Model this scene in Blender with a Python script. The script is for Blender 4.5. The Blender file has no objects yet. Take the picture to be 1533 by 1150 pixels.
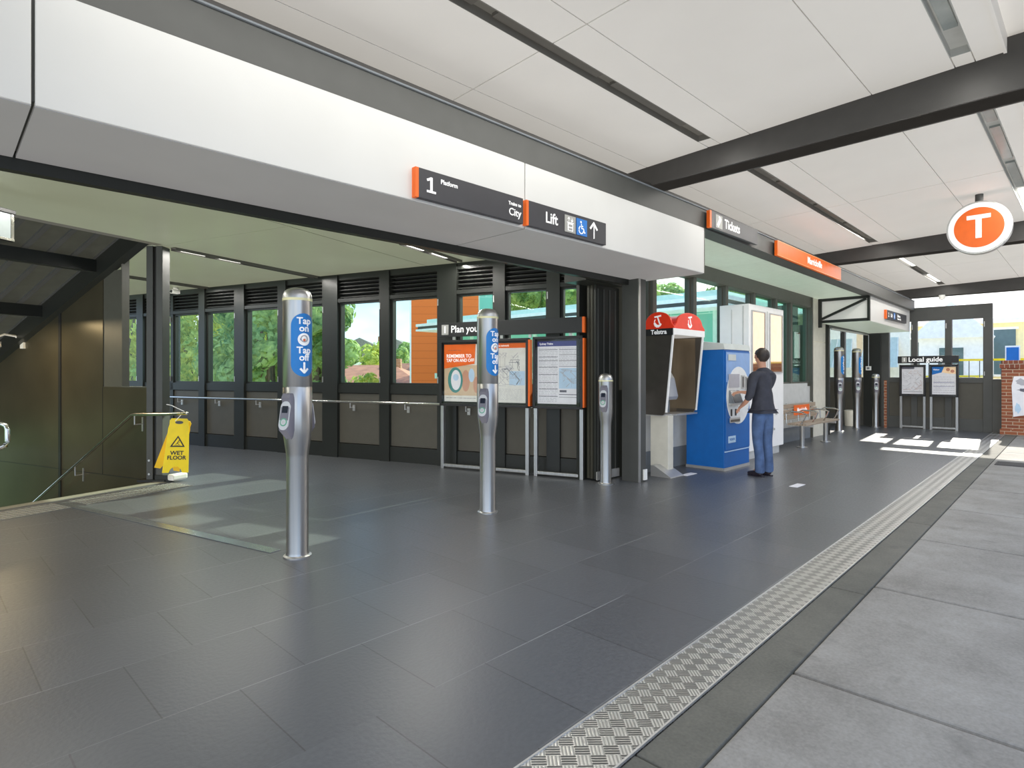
import bpy, bmesh, math, random
from mathutils import Vector, Matrix
random.seed(7)
C = bpy.context.scene
COL = C.collection
R = math.radians
TH = R(17.5)                       # the skew of the station box against the street

# ------------------------------------------------------------------ materials
def mat(name, col, rough=0.5, metal=0.0, noise=0.0, nscale=8.0, bump=0.0, bscale=40.0, emit=None, estr=1.0, spec=0.5, stretch=None):
    m = bpy.data.materials.new(name); m.use_nodes = True
    nt = m.node_tree; b = nt.nodes['Principled BSDF']
    b.inputs['Base Color'].default_value = (*col, 1)
    b.inputs['Roughness'].default_value = rough
    b.inputs['Metallic'].default_value = metal
    b.inputs['Specular IOR Level'].default_value = spec
    if emit:
        b.inputs['Emission Color'].default_value = (*emit, 1); b.inputs['Emission Strength'].default_value = estr
    tc = nt.nodes.new('ShaderNodeTexCoord')
    src = tc.outputs['Object']
    if stretch:
        mp = nt.nodes.new('ShaderNodeMapping'); mp.inputs['Scale'].default_value = stretch
        nt.links.new(src, mp.inputs[0]); src = mp.outputs[0]
    n = nt.nodes.new('ShaderNodeTexNoise'); n.inputs['Scale'].default_value = nscale; n.inputs['Detail'].default_value = 4
    nt.links.new(src, n.inputs['Vector'])
    k = noise if noise else 0.06
    mr = nt.nodes.new('ShaderNodeMapRange'); mr.inputs[1].default_value = .3; mr.inputs[2].default_value = .7
    mr.inputs[3].default_value = 1 - k; mr.inputs[4].default_value = 1 + k
    nt.links.new(n.outputs[0], mr.inputs[0])
    vm = nt.nodes.new('ShaderNodeVectorMath'); vm.operation = 'SCALE'; vm.inputs[0].default_value = col
    nt.links.new(mr.outputs[0], vm.inputs['Scale']); nt.links.new(vm.outputs[0], b.inputs['Base Color'])
    if bump:
        n2 = nt.nodes.new('ShaderNodeTexNoise'); n2.inputs['Scale'].default_value = bscale; n2.inputs['Detail'].default_value = 5
        nt.links.new(src, n2.inputs['Vector'])
        bp = nt.nodes.new('ShaderNodeBump'); bp.inputs['Strength'].default_value = bump; bp.inputs['Distance'].default_value = .02
        nt.links.new(n2.outputs[0], bp.inputs['Height']); nt.links.new(bp.outputs[0], b.inputs['Normal'])
    return m

def nd(nt, t, **kw):
    n = nt.nodes.new(t)
    for k, v in kw.items(): setattr(n, k, v)
    return n
def mth(nt, op, a, b=None, clamp=False):
    n = nt.nodes.new('ShaderNodeMath'); n.operation = op; n.use_clamp = clamp
    for i, x in enumerate((a, b)):
        if x is None: continue
        if isinstance(x, (int, float)): n.inputs[i].default_value = x
        else: nt.links.new(x, n.inputs[i])
    return n.outputs[0]
def mixc(nt, f, a, b):
    n = nt.nodes.new('ShaderNodeMix'); n.data_type = 'RGBA'
    if isinstance(f, (int, float)): n.inputs[0].default_value = f
    else: nt.links.new(f, n.inputs[0])
    for i, x in ((6, a), (7, b)):
        if isinstance(x, tuple): n.inputs[i].default_value = (*x, 1)
        else: nt.links.new(x, n.inputs[i])
    return n.outputs[2]

def floor_mat():
    m = mat('tile floor', (.1, .1, .1), rough=.42); nt = m.node_tree; b = nt.nodes['Principled BSDF']
    tc = nd(nt, 'ShaderNodeTexCoord'); sp = nd(nt, 'ShaderNodeSeparateXYZ'); nt.links.new(tc.outputs['Object'], sp.inputs[0])
    x, y = sp.outputs[0], sp.outputs[1]
    fy = mth(nt, 'FRACT', mth(nt, 'DIVIDE', mth(nt, 'SUBTRACT', y, 2.09 - 62), .62))
    ly = mth(nt, 'LESS_THAN', mth(nt, 'ABSOLUTE', mth(nt, 'SUBTRACT', fy, .5)), .4955)
    ly = mth(nt, 'SUBTRACT', 1, ly)
    row = mth(nt, 'FLOOR', mth(nt, 'DIVIDE', mth(nt, 'SUBTRACT', y, 2.09 - 62), .62))
    fx = mth(nt, 'FRACT', mth(nt, 'ADD', mth(nt, 'DIVIDE', mth(nt, 'ADD', x, 62 - .43), .62), mth(nt, 'MULTIPLY', row, .5)))
    lx = mth(nt, 'GREATER_THAN', mth(nt, 'ABSOLUTE', mth(nt, 'SUBTRACT', fx, .5)), .4948)
    nA = nd(nt, 'ShaderNodeTexNoise'); nA.inputs['Scale'].default_value = .8; nt.links.new(tc.outputs['Object'], nA.inputs['Vector'])
    nB = nd(nt, 'ShaderNodeTexNoise'); nB.inputs['Scale'].default_value = 45; nB.inputs['Detail'].default_value = 6; nt.links.new(tc.outputs['Object'], nB.inputs['Vector'])
    # a slightly different tone for each tile
    cv = nd(nt, 'ShaderNodeCombineXYZ')
    nt.links.new(mth(nt, 'FLOOR', mth(nt, 'ADD', mth(nt, 'DIVIDE', mth(nt, 'ADD', x, 62 - .43), .62), mth(nt, 'MULTIPLY', row, .5))), cv.inputs[0]); nt.links.new(row, cv.inputs[1])
    wn = nd(nt, 'ShaderNodeTexWhiteNoise'); nt.links.new(cv.outputs[0], wn.inputs['Vector'])
    base = mixc(nt, nB.outputs[0], (.060, .063, .068), (.105, .110, .118))
    v = mth(nt, 'ADD', mth(nt, 'MULTIPLY', wn.outputs[0], .16), .92)
    vm = nd(nt, 'ShaderNodeVectorMath', operation='SCALE'); nt.links.new(base, vm.inputs[0]); nt.links.new(v, vm.inputs['Scale'])
    vis = mth(nt, 'MULTIPLY', mth(nt, 'SUBTRACT', nA.outputs[0], .38), 4, True)
    c = mixc(nt, mth(nt, 'MULTIPLY', ly, mth(nt, 'MULTIPLY', vis, .7)), vm.outputs[0], (.30, .31, .31))
    c = mixc(nt, mth(nt, 'MULTIPLY', lx, .6), c, (.02, .02, .02))
    nt.links.new(c, b.inputs['Base Color'])
    rr = mth(nt, 'ADD', mth(nt, 'MULTIPLY', nB.outputs[0], .25), .22); nt.links.new(rr, b.inputs['Roughness'])
    bp = nd(nt, 'ShaderNodeBump'); bp.inputs['Strength'].default_value = .12; bp.inputs['Distance'].default_value = .01
    nt.links.new(nB.outputs[0], bp.inputs['Height']); nt.links.new(bp.outputs[0], b.inputs['Normal'])
    return m

def tread_mat():
    m = mat('tread plate', (.5, .5, .5), rough=.33, metal=.85); nt = m.node_tree; b = nt.nodes['Principled BSDF']
    tc = nd(nt, 'ShaderNodeTexCoord'); mp = nd(nt, 'ShaderNodeMapping'); mp.inputs['Rotation'].default_value = (0, 0, R(45))
    mp.inputs['Scale'].default_value = (18, 18, 18); nt.links.new(tc.outputs['Object'], mp.inputs[0])
    sp = nd(nt, 'ShaderNodeSeparateXYZ'); nt.links.new(mp.outputs[0], sp.inputs[0])
    x, y = sp.outputs[0], sp.outputs[1]
    par = mth(nt, 'FRACT', mth(nt, 'MULTIPLY', mth(nt, 'ADD', mth(nt, 'ADD', mth(nt, 'FLOOR', x), mth(nt, 'FLOOR', y)), 1000), .5))
    par = mth(nt, 'GREATER_THAN', par, .25)
    sx = mth(nt, 'SINE', mth(nt, 'MULTIPLY', x, 6.2832 * 4)); sy = mth(nt, 'SINE', mth(nt, 'MULTIPLY', y, 6.2832 * 4))
    st = mth(nt, 'ADD', mth(nt, 'MULTIPLY', sx, par), mth(nt, 'MULTIPLY', sy, mth(nt, 'SUBTRACT', 1, par)))
    bars = mth(nt, 'ADD', mth(nt, 'MULTIPLY', st, .5), .5)
    nz = nd(nt, 'ShaderNodeTexNoise'); nz.inputs['Scale'].default_value = 5; nt.links.new(tc.outputs['Object'], nz.inputs['Vector'])
    c1 = mixc(nt, bars, (.10, .10, .095), (.36, .36, .34)); c2 = mixc(nt, bars, (.36, .36, .34), (.74, .73, .70))  # alternate bar cells coloured dark or bright to imitate their reflections
    c = mixc(nt, par, c1, c2); c = mixc(nt, mth(nt, 'MULTIPLY', nz.outputs[0], .35), c, (.35, .35, .34))
    nt.links.new(c, b.inputs['Base Color'])
    bp = nd(nt, 'ShaderNodeBump'); bp.inputs['Strength'].default_value = .5; bp.inputs['Distance'].default_value = .003
    nt.links.new(bars, bp.inputs['Height']); nt.links.new(bp.outputs[0], b.inputs['Normal'])
    return m

def concrete_mat(name, c0, c1):
    m = mat(name, c0, rough=.85); nt = m.node_tree; b = nt.nodes['Principled BSDF']
    tc = nd(nt, 'ShaderNodeTexCoord')
    n1 = nd(nt, 'ShaderNodeTexNoise'); n1.inputs['Scale'].default_value = 1.6; n1.inputs['Detail'].default_value = 8; n1.inputs['Roughness'].default_value = .65
    n2 = nd(nt, 'ShaderNodeTexNoise'); n2.inputs['Scale'].default_value = 70; n2.inputs['Detail'].default_value = 4
    n3 = nd(nt, 'ShaderNodeTexNoise'); n3.inputs['Scale'].default_value = 4.5; n3.inputs['Detail'].default_value = 6
    for n in (n1, n2, n3): nt.links.new(tc.outputs['Object'], n.inputs['Vector'])
    f = mth(nt, 'ADD', mth(nt, 'MULTIPLY', mth(nt, 'SUBTRACT', n1.outputs[0], .3), 1.6), mth(nt, 'MULTIPLY', mth(nt, 'SUBTRACT', n2.outputs[0], .5), .7), True)
    c = mixc(nt, f, c0, c1)
    st = mth(nt, 'MULTIPLY', mth(nt, 'SUBTRACT', n3.outputs[0], .60), 7, True)
    c = mixc(nt, mth(nt, 'MULTIPLY', st, .35), c, tuple(k * .45 for k in c0))
    nt.links.new(c, b.inputs['Base Color'])
    bp = nd(nt, 'ShaderNodeBump'); bp.inputs['Strength'].default_value = .35; bp.inputs['Distance'].default_value = .004
    nt.links.new(n2.outputs[0], bp.inputs['Height']); nt.links.new(bp.outputs[0], b.inputs['Normal'])
    return m

def glass_mat(name, tint, refl=.10, rough=.02):
    m = bpy.data.materials.new(name); m.use_nodes = True; nt = m.node_tree; nt.nodes.clear()
    o = nd(nt, 'ShaderNodeOutputMaterial'); mx = nd(nt, 'ShaderNodeMixShader'); t = nd(nt, 'ShaderNodeBsdfTransparent'); g = nd(nt, 'ShaderNodeBsdfGlossy')
    t.inputs[0].default_value = (*tint, 1); g.inputs['Roughness'].default_value = rough; g.inputs[0].default_value = (.9, 1, .95, 1)
    lw = nd(nt, 'ShaderNodeLayerWeight')
    nt.links.new(mth(nt, 'ADD', mth(nt, 'MULTIPLY', mth(nt, 'POWER', lw.outputs['Facing'], 5), .7), refl, True), mx.inputs[0])
    nt.links.new(t.outputs[0], mx.inputs[1]); nt.links.new(g.outputs[0], mx.inputs[2]); nt.links.new(mx.outputs[0], o.inputs[0])
    return m

def brick_mat(name, a, b_, mortar, sc=1.0, bw=.23, bh=.076, axis='yz'):
    m = mat(name, a, rough=.85); nt = m.node_tree; b = nt.nodes['Principled BSDF']
    tc = nd(nt, 'ShaderNodeTexCoord'); sp = nd(nt, 'ShaderNodeSeparateXYZ'); nt.links.new(tc.outputs['Object'], sp.inputs[0])
    cb = nd(nt, 'ShaderNodeCombineXYZ')
    ia = mth(nt, 'ADD', sp.outputs[0], sp.outputs[1]) if axis == 'both' else sp.outputs['XYZ'.index(axis[0].upper())]
    nt.links.new(ia, cb.inputs[0]); nt.links.new(sp.outputs[2], cb.inputs[1])
    br = nd(nt, 'ShaderNodeTexBrick'); br.inputs['Scale'].default_value = sc
    br.inputs['Brick Width'].default_value = bw; br.inputs['Row Height'].default_value = bh; br.inputs['Mortar Size'].default_value = .006 if bh < .2 else .01
    br.inputs['Color1'].default_value = (*a, 1); br.inputs['Color2'].default_value = (*b_, 1); br.inputs['Mortar'].default_value = (*mortar, 1)
    nt.links.new(cb.outputs[0], br.inputs['Vector']); nt.links.new(br.outputs[0], b.inputs['Base Color'])
    return m

def steel_mat(name='brushed steel', col=(.50, .48, .45), rough=.3):
    m = mat(name, col, rough=rough, metal=1.0, noise=.10, nscale=30, stretch=(1, 1, .02)); return m

def leaf_mat(name, a, b_):
    m = mat(name, a, rough=.7); nt = m.node_tree; b = nt.nodes['Principled BSDF']
    tc = nd(nt, 'ShaderNodeTexCoord')
    n1 = nd(nt, 'ShaderNodeTexNoise'); n1.inputs['Scale'].default_value = 1.4; n1.inputs['Detail'].default_value = 3
    n2 = nd(nt, 'ShaderNodeTexNoise'); n2.inputs['Scale'].default_value = 9
    for n in (n1, n2): nt.links.new(tc.outputs['Object'], n.inputs['Vector'])
    f = mth(nt, 'MULTIPLY', mth(nt, 'SUBTRACT', mth(nt, 'ADD', n1.outputs[0], mth(nt, 'MULTIPLY', n2.outputs[0], .6)), .55), 2.6, True)
    nt.links.new(mixc(nt, f, a, b_), b.inputs['Base Color'])
    b.inputs['Specular IOR Level'].default_value = .2
    # light passing through thin leaves
    b.inputs['Transmission Weight'].default_value = 0.0
    tr = nd(nt, 'ShaderNodeBsdfTranslucent'); nt.links.new(mixc(nt, f, a, b_), tr.inputs[0])
    mx = nd(nt, 'ShaderNodeMixShader'); mx.inputs[0].default_value = .4
    out = nt.nodes['Material Output']
    nt.links.new(b.outputs[0], mx.inputs[1]); nt.links.new(tr.outputs[0], mx.inputs[2]); nt.links.new(mx.outputs[0], out.inputs[0])
    return m

M = dict(
    tile=floor_mat(), tread=tread_mat(),
    paving=concrete_mat('paving concrete', (.17, .158, .136), (.35, .335, .30)), kerb=concrete_mat('kerb concrete', (.08, .078, .062), (.17, .16, .13)),
    joint=mat('dark joint', (.035, .034, .026), .9), asphalt=mat('asphalt', (.26, .26, .25), .9, noise=.2, nscale=30),
    white=mat('white cladding', (.60, .60, .585), .38, noise=.02, nscale=2), soffit=mat('grey soffit', (.40, .40, .41), .5, noise=.03, nscale=2),
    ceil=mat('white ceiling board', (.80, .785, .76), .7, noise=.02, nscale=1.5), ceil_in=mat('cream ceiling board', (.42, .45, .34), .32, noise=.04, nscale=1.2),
    tsoffit=mat('pale soffit board', (.62, .72, .62), .4, noise=.03),
    girder=mat('grey painted steel', (.056, .058, .055), .5, noise=.08, nscale=4), beam=mat('charcoal steel', (.042, .040, .038), .45, noise=.08),
    dark=mat('dark frame metal', (.013, .0145, .0125), .4), dark2=mat('dark bronze cladding', (.042, .040, .030), .38, metal=.2, noise=.15, nscale=1.5),
    panel=mat('grey brown wall panel', (.062, .058, .046), .5, noise=.05), frame2=mat('grey window frame', (.075, .075, .062), .42),
    lpanel=mat('light grey panel', (.50, .51, .50), .45), beige=mat('beige metal panel', (.60, .58, .50), .45), skirt=mat('slate skirting', (.16, .18, .20), .5),
    bronze=mat('stair wall bronze cladding', (.075, .066, .042), .30, metal=.45, noise=.25, nscale=.9),
    roofmetal=mat('corrugated roof steel', (.085, .088, .072), .45, metal=.3, noise=.1),
    steel=steel_mat(), steel2=steel_mat('satin steel', (.55, .55, .54), .38), alu=mat('aluminium', (.55, .55, .54), .4, metal=.8),
    chrome=mat('polished rail', (.72, .70, .66), .18, metal=1), black=mat('black plastic', (.015, .015, .016), .4),
    signdark=mat('charcoal sign face', (.032, .032, .038), .45), orange=mat('orange sign face', (.74, .125, .009), .45), signwhite=mat('white lettering', (.88, .88, .88), .5, emit=(1, 1, 1), estr=.08),  # white lettering also gives off a faint light of its own
    signgrey=mat('grey pictogram', (.33, .33, .31), .5), blue=mat('sign blue', (.008, .15, .50), .4), stickerblue=mat('sticker blue', (.01, .20, .58), .35),
    purple=mat('reader housing', (.17, .165, .20), .4), plate=mat('reader face plate', (.55, .56, .58), .35), screen=mat('dark screen', (.01, .015, .03), .15), green=mat('reader green ring', (.10, .35, .22), .4),
    ring=mat('pale yellow ring', (.80, .76, .45), .35), paper=mat('printed paper', (.72, .72, .76), .4, noise=.05), paper2=mat('map paper', (.66, .66, .62), .4), ink=mat('dark ink', (.10, .10, .13), .5), inkblue=mat('navy ink', (.035, .04, .20), .5), inkgrey=mat('grey ink', (.38, .38, .42), .5),
    red=mat('red plastic', (.80, .045, .015), .32), hood=mat('dark brown hood steel', (.10, .09, .078), .33, metal=.6), hoodin=mat('brushed hood lining', (.30, .24, .17), .28, metal=.8, noise=.35, nscale=2.2, stretch=(1, 1, .35)),
    tvm=mat('ticket machine blue', (.001, .10, .36), .5), tvmpale=mat('pale blue panel', (.20, .34, .60), .35), tvmwhite=mat('pale machine face', (.70, .72, .72), .35), tvmgrey=mat('machine top grey', (.50, .54, .52), .4),
    cabwhite=mat('white cabinet', (.84, .84, .83), .3, noise=.02), timber=mat('bench timber', (.30, .24, .18), .55, noise=.25, nscale=14, stretch=(.2, 3, 3)),
    yellow=mat('yellow plastic', (.90, .66, .005), .32), shadowyellow=mat('shaded yellow plastic', (.72, .45, .005), .4),  # second yellow is darkened to carry the shade on the rear leaf
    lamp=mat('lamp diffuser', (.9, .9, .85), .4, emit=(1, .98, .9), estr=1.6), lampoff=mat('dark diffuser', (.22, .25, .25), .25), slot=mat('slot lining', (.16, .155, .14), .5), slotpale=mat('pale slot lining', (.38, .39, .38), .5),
    glass=glass_mat('window glass', (.88, .97, .91), .006), glassgreen=glass_mat('green tinted glass', (.70, .93, .82), .03), glassclear=glass_mat('poster glass', (.97, .97, .97), .012),
    mirror=mat('reflective window glass', (.62, .44, .30), .05, metal=.92), slotdark=mat('dark slot cover', (.10, .095, .085), .5), pavgrate=mat('drain grate', (.03, .03, .03), .6),  # cabinet glass tinted brown to imitate the colour of reflected brick
    brick=brick_mat('red brown brick', (.27, .085, .035), (.19, .055, .028), (.42, .35, .26), axis='both'), coping=brick_mat('coping brick', (.22, .06, .03), (.15, .045, .025), (.35, .3, .24), bw=.09, bh=.11, axis='both'),
    orangeclad=brick_mat('orange cladding', (.86, .185, .035), (.82, .17, .03), (.62, .12, .02), bw=40, bh=.34, axis='both'),
    greenwall=brick_mat('green glass cladding', (.17, .48, .36), (.26, .60, .47), (.55, .75, .66), bw=1.1, bh=1.0, axis='both'), palegreen=mat('pale green fascia', (.60, .76, .66), .5), roofwhite=mat('white roof sheet', (.90, .92, .90), .5),
    housewall=mat('house render', (.62, .58, .50), .8), houseroof=mat('terracotta roof', (.50, .20, .12), .8, noise=.2, nscale=2), houseroof2=mat('grey tile roof', (.26, .23, .20), .8, noise=.2), yellowwall=mat('pale yellow render', (.93, .80, .42), .8), peach=mat('peach render', (.92, .66, .40), .8),
    creamwall=mat('cream weatherboard', (.93, .91, .82), .8), winddark=mat('far window glass', (.10, .16, .16), .2), farbrick=brick_mat('shop brick', (.42, .24, .14), (.36, .19, .11), (.5, .42, .34), bw=.5, bh=.16, axis='both'),
    leaf=leaf_mat('bright leaves', (.14, .30, .05), (.84, .84, .24)), leaf2=leaf_mat('deep leaves', (.07, .20, .06), (.58, .70, .28)), leaf3=leaf_mat('hedge leaves', (.05, .10, .02), (.20, .28, .06)),
    bark=mat('tree bark', (.12, .09, .06), .9, noise=.3, nscale=6), grass=mat('embankment grass', (.12, .20, .05), .9, noise=.4, nscale=.5),
    skin=mat('skin', (.50, .26, .17), .5, noise=.05), hair=mat('dark hair', (.020, .013, .010), .5, noise=.3, nscale=40), shirt=mat('charcoal shirt', (.030, .032, .045), .8, noise=.2, nscale=9, bump=.6, bscale=14), jeans=mat('blue denim', (.055, .10, .21), .8, noise=.35, nscale=7, bump=.5, bscale=16), shoe=mat('dark leather shoe', (.015, .012, .02), .4), shoesole=mat('pale shoe sole', (.4, .38, .34), .6),
    tactile=mat('tactile metal studs', (.30, .30, .27), .45, metal=.3), tactbase=mat('tactile base', (.17, .17, .15), .5, metal=.2), inlay=mat('metal cover strip', (.30, .33, .34), .25, metal=.7), nosing=mat('stair nosing', (.20, .19, .15), .6), ivory=mat('white plastic', (.75, .75, .72), .4), tan=mat('tan picture ink', (.55, .42, .28), .5), teal=mat('teal picture ink', (.05, .22, .20), .5), pale=mat('pale blue picture ink', (.42, .58, .74), .5), carpaint=mat('white car paint', (.8, .8, .8), .2), tyre=mat('tyre', (.02, .02, .02), .7), awning=mat('grey green awning', (.66, .72, .62), .7))

# ------------------------------------------------------------------ mesh builder
class MB:
    def __init__(s): s.bm = bmesh.new()
    def box(s, x0, x1, y0, y1, z0, z1):
        vs = [s.bm.verts.new((x, y, z)) for z in (z0, z1) for x, y in ((x0, y0), (x1, y0), (x1, y1), (x0, y1))]
        for f in ((3, 2, 1, 0), (4, 5, 6, 7), (0, 1, 5, 4), (1, 2, 6, 5), (2, 3, 7, 6), (3, 0, 4, 7)): s.bm.faces.new([vs[i] for i in f])
        return s
    def prism(s, pts, d0, d1, axis='y'):
        # pts are 2-D points in the plane normal to axis
        def P(a, b, c): return {'y': (a, c, b), 'x': (c, a, b), 'z': (a, b, c)}[axis]
        A = [s.bm.verts.new(P(a, b, d0)) for a, b in pts]; B = [s.bm.verts.new(P(a, b, d1)) for a, b in pts]
        s.bm.faces.new(A); s.bm.faces.new(B[::-1]); n = len(pts)
        for i in range(n): s.bm.faces.new((A[i], B[i], B[(i + 1) % n], A[(i + 1) % n]))
        return s
    def quad(s, *p):
        s.bm.faces.new([s.bm.verts.new(q) for q in p]); return s
    def tube(s, path, r, seg=10, cap=True):
        path = [Vector(p) for p in path]; rings = []
        if not isinstance(r, (list, tuple)): r = [r] * len(path)
        for i, p in enumerate(path):
            a = path[max(0, i - 1)]; b = path[min(len(path) - 1, i + 1)]; t = (b - a).normalized()
            up = Vector((0, 0, 1)) if abs(t.z) < .9 else Vector((1, 0, 0))
            e1 = t.cross(up).normalized(); e2 = t.cross(e1).normalized()
            k = 1.0
            if 0 < i < len(path) - 1:
                c = (path[i] - path[i - 1]).normalized().dot((path[i + 1] - path[i]).normalized()); k = 1 / max(.5, math.sqrt((1 + c) / 2))
            rings.append([s.bm.verts.new(p + (e1 * math.cos(2 * math.pi * j / seg) + e2 * math.sin(2 * math.pi * j / seg)) * r[i] * (1 if k == 1 else k ** .5)) for j in range(seg)])
        for A, B in zip(rings, rings[1:]):
            for j in range(seg): s.bm.faces.new((A[j], A[(j + 1) % seg], B[(j + 1) % seg], B[j]))
        if cap: s.bm.faces.new(rings[0][::-1]); s.bm.faces.new(rings[-1])
        return s
    def bar(s, a, b, w, h):
        # rectangular bar from a to b; w horizontally, h in the other direction
        a, b = Vector(a), Vector(b); t = (b - a).normalized(); up = Vector((0, 0, 1)) if abs(t.z) < .99 else Vector((0, 1, 0))
        e1 = t.cross(up).normalized() * w / 2; e2 = t.cross(e1).normalized() * h / 2
        vs = [s.bm.verts.new(p + i * e1 + j * e2) for p in (a, b) for i, j in ((-1, -1), (1, -1), (1, 1), (-1, 1))]
        for f in ((3, 2, 1, 0), (4, 5, 6, 7), (0, 1, 5, 4), (1, 2, 6, 5), (2, 3, 7, 6), (3, 0, 4, 7)): s.bm.faces.new([vs[i] for i in f])
        return s
    def lathe(s, prof, seg=32, c=(0, 0)):
        rings = [[s.bm.verts.new((c[0] + r * math.cos(2 * math.pi * j / seg), c[1] + r * math.sin(2 * math.pi * j / seg), z)) for j in range(seg)] for r, z in prof]
        for A, B in zip(rings, rings[1:]):
            for j in range(seg): s.bm.faces.new((A[j], A[(j + 1) % seg], B[(j + 1) % seg], B[j]))
        s.bm.faces.new(rings[0][::-1]); s.bm.faces.new(rings[-1]); return s
    def disc(s, cx, cz, r, y0, y1, seg=40, rx=None):
        rx = rx or r
        return s.prism([(cx + rx * math.cos(2 * math.pi * i / seg), cz + r * math.sin(2 * math.pi * i / seg)) for i in range(seg)], y0, y1, 'y')
    def ball(s, c, r, sc=(1, 1, 1), sub=2):
        bmesh.ops.create_icosphere(s.bm, subdivisions=sub, radius=r, matrix=Matrix.Translation(c) @ Matrix.Diagonal((*sc, 1))); return s
    def mapv(s, fn):
        for v in s.bm.verts: v.co = Vector(fn(v.co))
        return s
    def sag(s):
        bmesh.ops.bisect_plane(s.bm, geom=s.bm.verts[:] + s.bm.edges[:] + s.bm.faces[:], plane_co=(6.9, 0, 0), plane_no=(1, 0, 0))
        return s.mapv(sag)
    def build(s, name, m, parent=None, smooth=False, bevel=0, loc=None, rotz=0, **props):
        bmesh.ops.recalc_face_normals(s.bm, faces=s.bm.faces)
        me = bpy.data.meshes.new(name); s.bm.to_mesh(me); s.bm.free()
        me.materials.append(m)
        if smooth:
            for p in me.polygons: p.use_smooth = True
            try: me.set_sharp_from_angle(angle=R(40))
            except Exception: pass
        o = bpy.data.objects.new(name, me); COL.objects.link(o)
        if parent: o.parent = parent
        if loc: o.location = loc
        o.rotation_euler = (0, 0, rotz)
        if bevel:
            b = o.modifiers.new('bevel', 'BEVEL'); b.width = bevel; b.segments = 2; b.limit_method = 'ANGLE'; b.angle_limit = R(40)
        for k, v in props.items(): o[k] = v
        return o

def thing(name, label, cat, loc=(0, 0, 0), rotz=0, group=None):
    o = bpy.data.objects.new(name, None); COL.objects.link(o); o.empty_display_size = .1
    o.location = loc; o.rotation_euler = (0, 0, rotz); o['label'] = label; o['category'] = cat
    if group: o['group'] = group
    return o
def struct(name, label=None, loc=(0, 0, 0), rotz=0, cat=None):
    o = bpy.data.objects.new(name, None); COL.objects.link(o); o.location = loc; o.rotation_euler = (0, 0, rotz); o['kind'] = 'structure'
    if label: o['label'] = label
    if cat: o['category'] = cat
    return o
def st(o, label=None, cat=None):
    o['kind'] = 'structure'
    if label: o['label'] = label
    if cat: o['category'] = cat
    return o
def copy_tree(o, parent=None):
    c = o.copy(); COL.objects.link(c); c.parent = parent
    for ch in [x for x in bpy.data.objects if x.parent == o]: copy_tree(ch, c)
    return c

def text_mesh(s, size, m, parent, x, y, z, align='LEFT', name='lettering', bold=.012, wrap=None, ysc=1.0, xs=1.0, ext=.001):
    cu = bpy.data.curves.new('t', 'FONT'); cu.body = s; cu.size = size; cu.align_x = align; cu.align_y = 'CENTER'
    cu.offset = bold * size; cu.resolution_u = 3; cu.extrude = ext; cu.space_line = .8
    to = bpy.data.objects.new('t', cu); COL.objects.link(to); bpy.context.view_layer.update()
    dg = bpy.context.evaluated_depsgraph_get(); me = bpy.data.meshes.new_from_object(to.evaluated_get(dg)); bpy.data.objects.remove(to); bpy.data.curves.remove(cu)
    for v in me.vertices:
        a, b, c = v.co.x * xs, v.co.y * ysc, v.co.z
        if wrap:
            ang = a / wrap; rr = wrap + .0055 + c
            v.co = (x + rr * math.sin(ang), y - rr * math.cos(ang), z + b)
        else: v.co = (x + a, y - c, z + b)
    me.materials.clear(); me.materials.append(m)
    o = bpy.data.objects.new(name, me); COL.objects.link(o); o.parent = parent
    return o

# frames ---------------------------------------------------------------
def Wp(u, v, z=0):   # skewed station box: u into the building, v towards the window wall
    return (v * math.cos(TH) - u * math.sin(TH), v * math.sin(TH) + u * math.cos(TH), z)
RW = TH - math.pi / 2              # local x = -u, local y = +v
FA = R(-1.5)
def Fp(s, n, z=0):   # street facade: s along the street, n into the building
    return (s * math.cos(FA) - n * math.sin(FA), 3.51 + s * math.sin(FA) + n * math.cos(FA), z)
F0 = (0, 3.51, 0)
def sag(co):                        # the far half of the canopy falls gently towards the road
    x, y, z = co
    return (x, y, z - .0135 * max(0, x - 6.9)) if z > 2.2 else (x, y, z)

# ================================================================== SETTING
# floor -------------------------------------------------------------
m = MB()
def poly(mb, pts, z, th=.12):
    mb.prism([(p[0], p[1]) for p in pts], z - th, z, 'z')
a, b, c2, d2, e2 = Wp(7.6, -9), Wp(7.6, 4.88), Wp(14.6, 4.88), Wp(14.6, 7.75), Wp(3.0, 7.75)
poly(m, [(-9, 1.45), (18.5, 1.45), (18.5, 4.6), (e2[0] + .6, 4.6), e2, d2, c2, b, a, (-12, a[1])], 0)
fl = st(m.build('floor', M['tile']), 'charcoal tiled station concourse floor', 'floor')
m = MB(); m.box(13, 18.5, 4.6, 6.6, -.12, -.001); st(m.build('floor', M['tile']), 'charcoal tiled floor inside the far doorway', 'floor')
m = MB(); m.box(-9, 18.4, 1.19, 1.45, -.1, .006)
o = m.build('trim_1', M['tread']); st(o, 'long aluminium tread plate strip between floor and kerb', 'tread plate')
m = MB()
for y in (1.19, 1.447): m.box(-9, 18.4, y - .004, y + .004, 0, .010)
for x in [-3 + 2.95 * i for i in range(8)]: m.box(x - .003, x + .003, 1.19, 1.45, 0, .009)
m.build('edge_angle', M['alu'], o)
m = MB()
for i in range(-4, 9): m.box(i * 2.4 - .5, i * 2.4 + 1.893, .979, 1.186, -.1, -.002)
st(m.build('trim_2', M['kerb'], bevel=.006), 'dark weathered concrete kerb strip beside the tread plate', 'kerb')
m = MB()
for i in range(-8, 26):
    x0 = 2.95 + 1.57 * i
    for y0, y1 in ((-1.35, .975), (-3.8, -1.372)):
        m.box(x0 + .009, x0 + 1.561, y0, y1, -.10, -.006)
st(m.build('floor', M['paving'], bevel=.012), 'pale concrete footpath slabs with dark joints', 'footpath')
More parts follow.
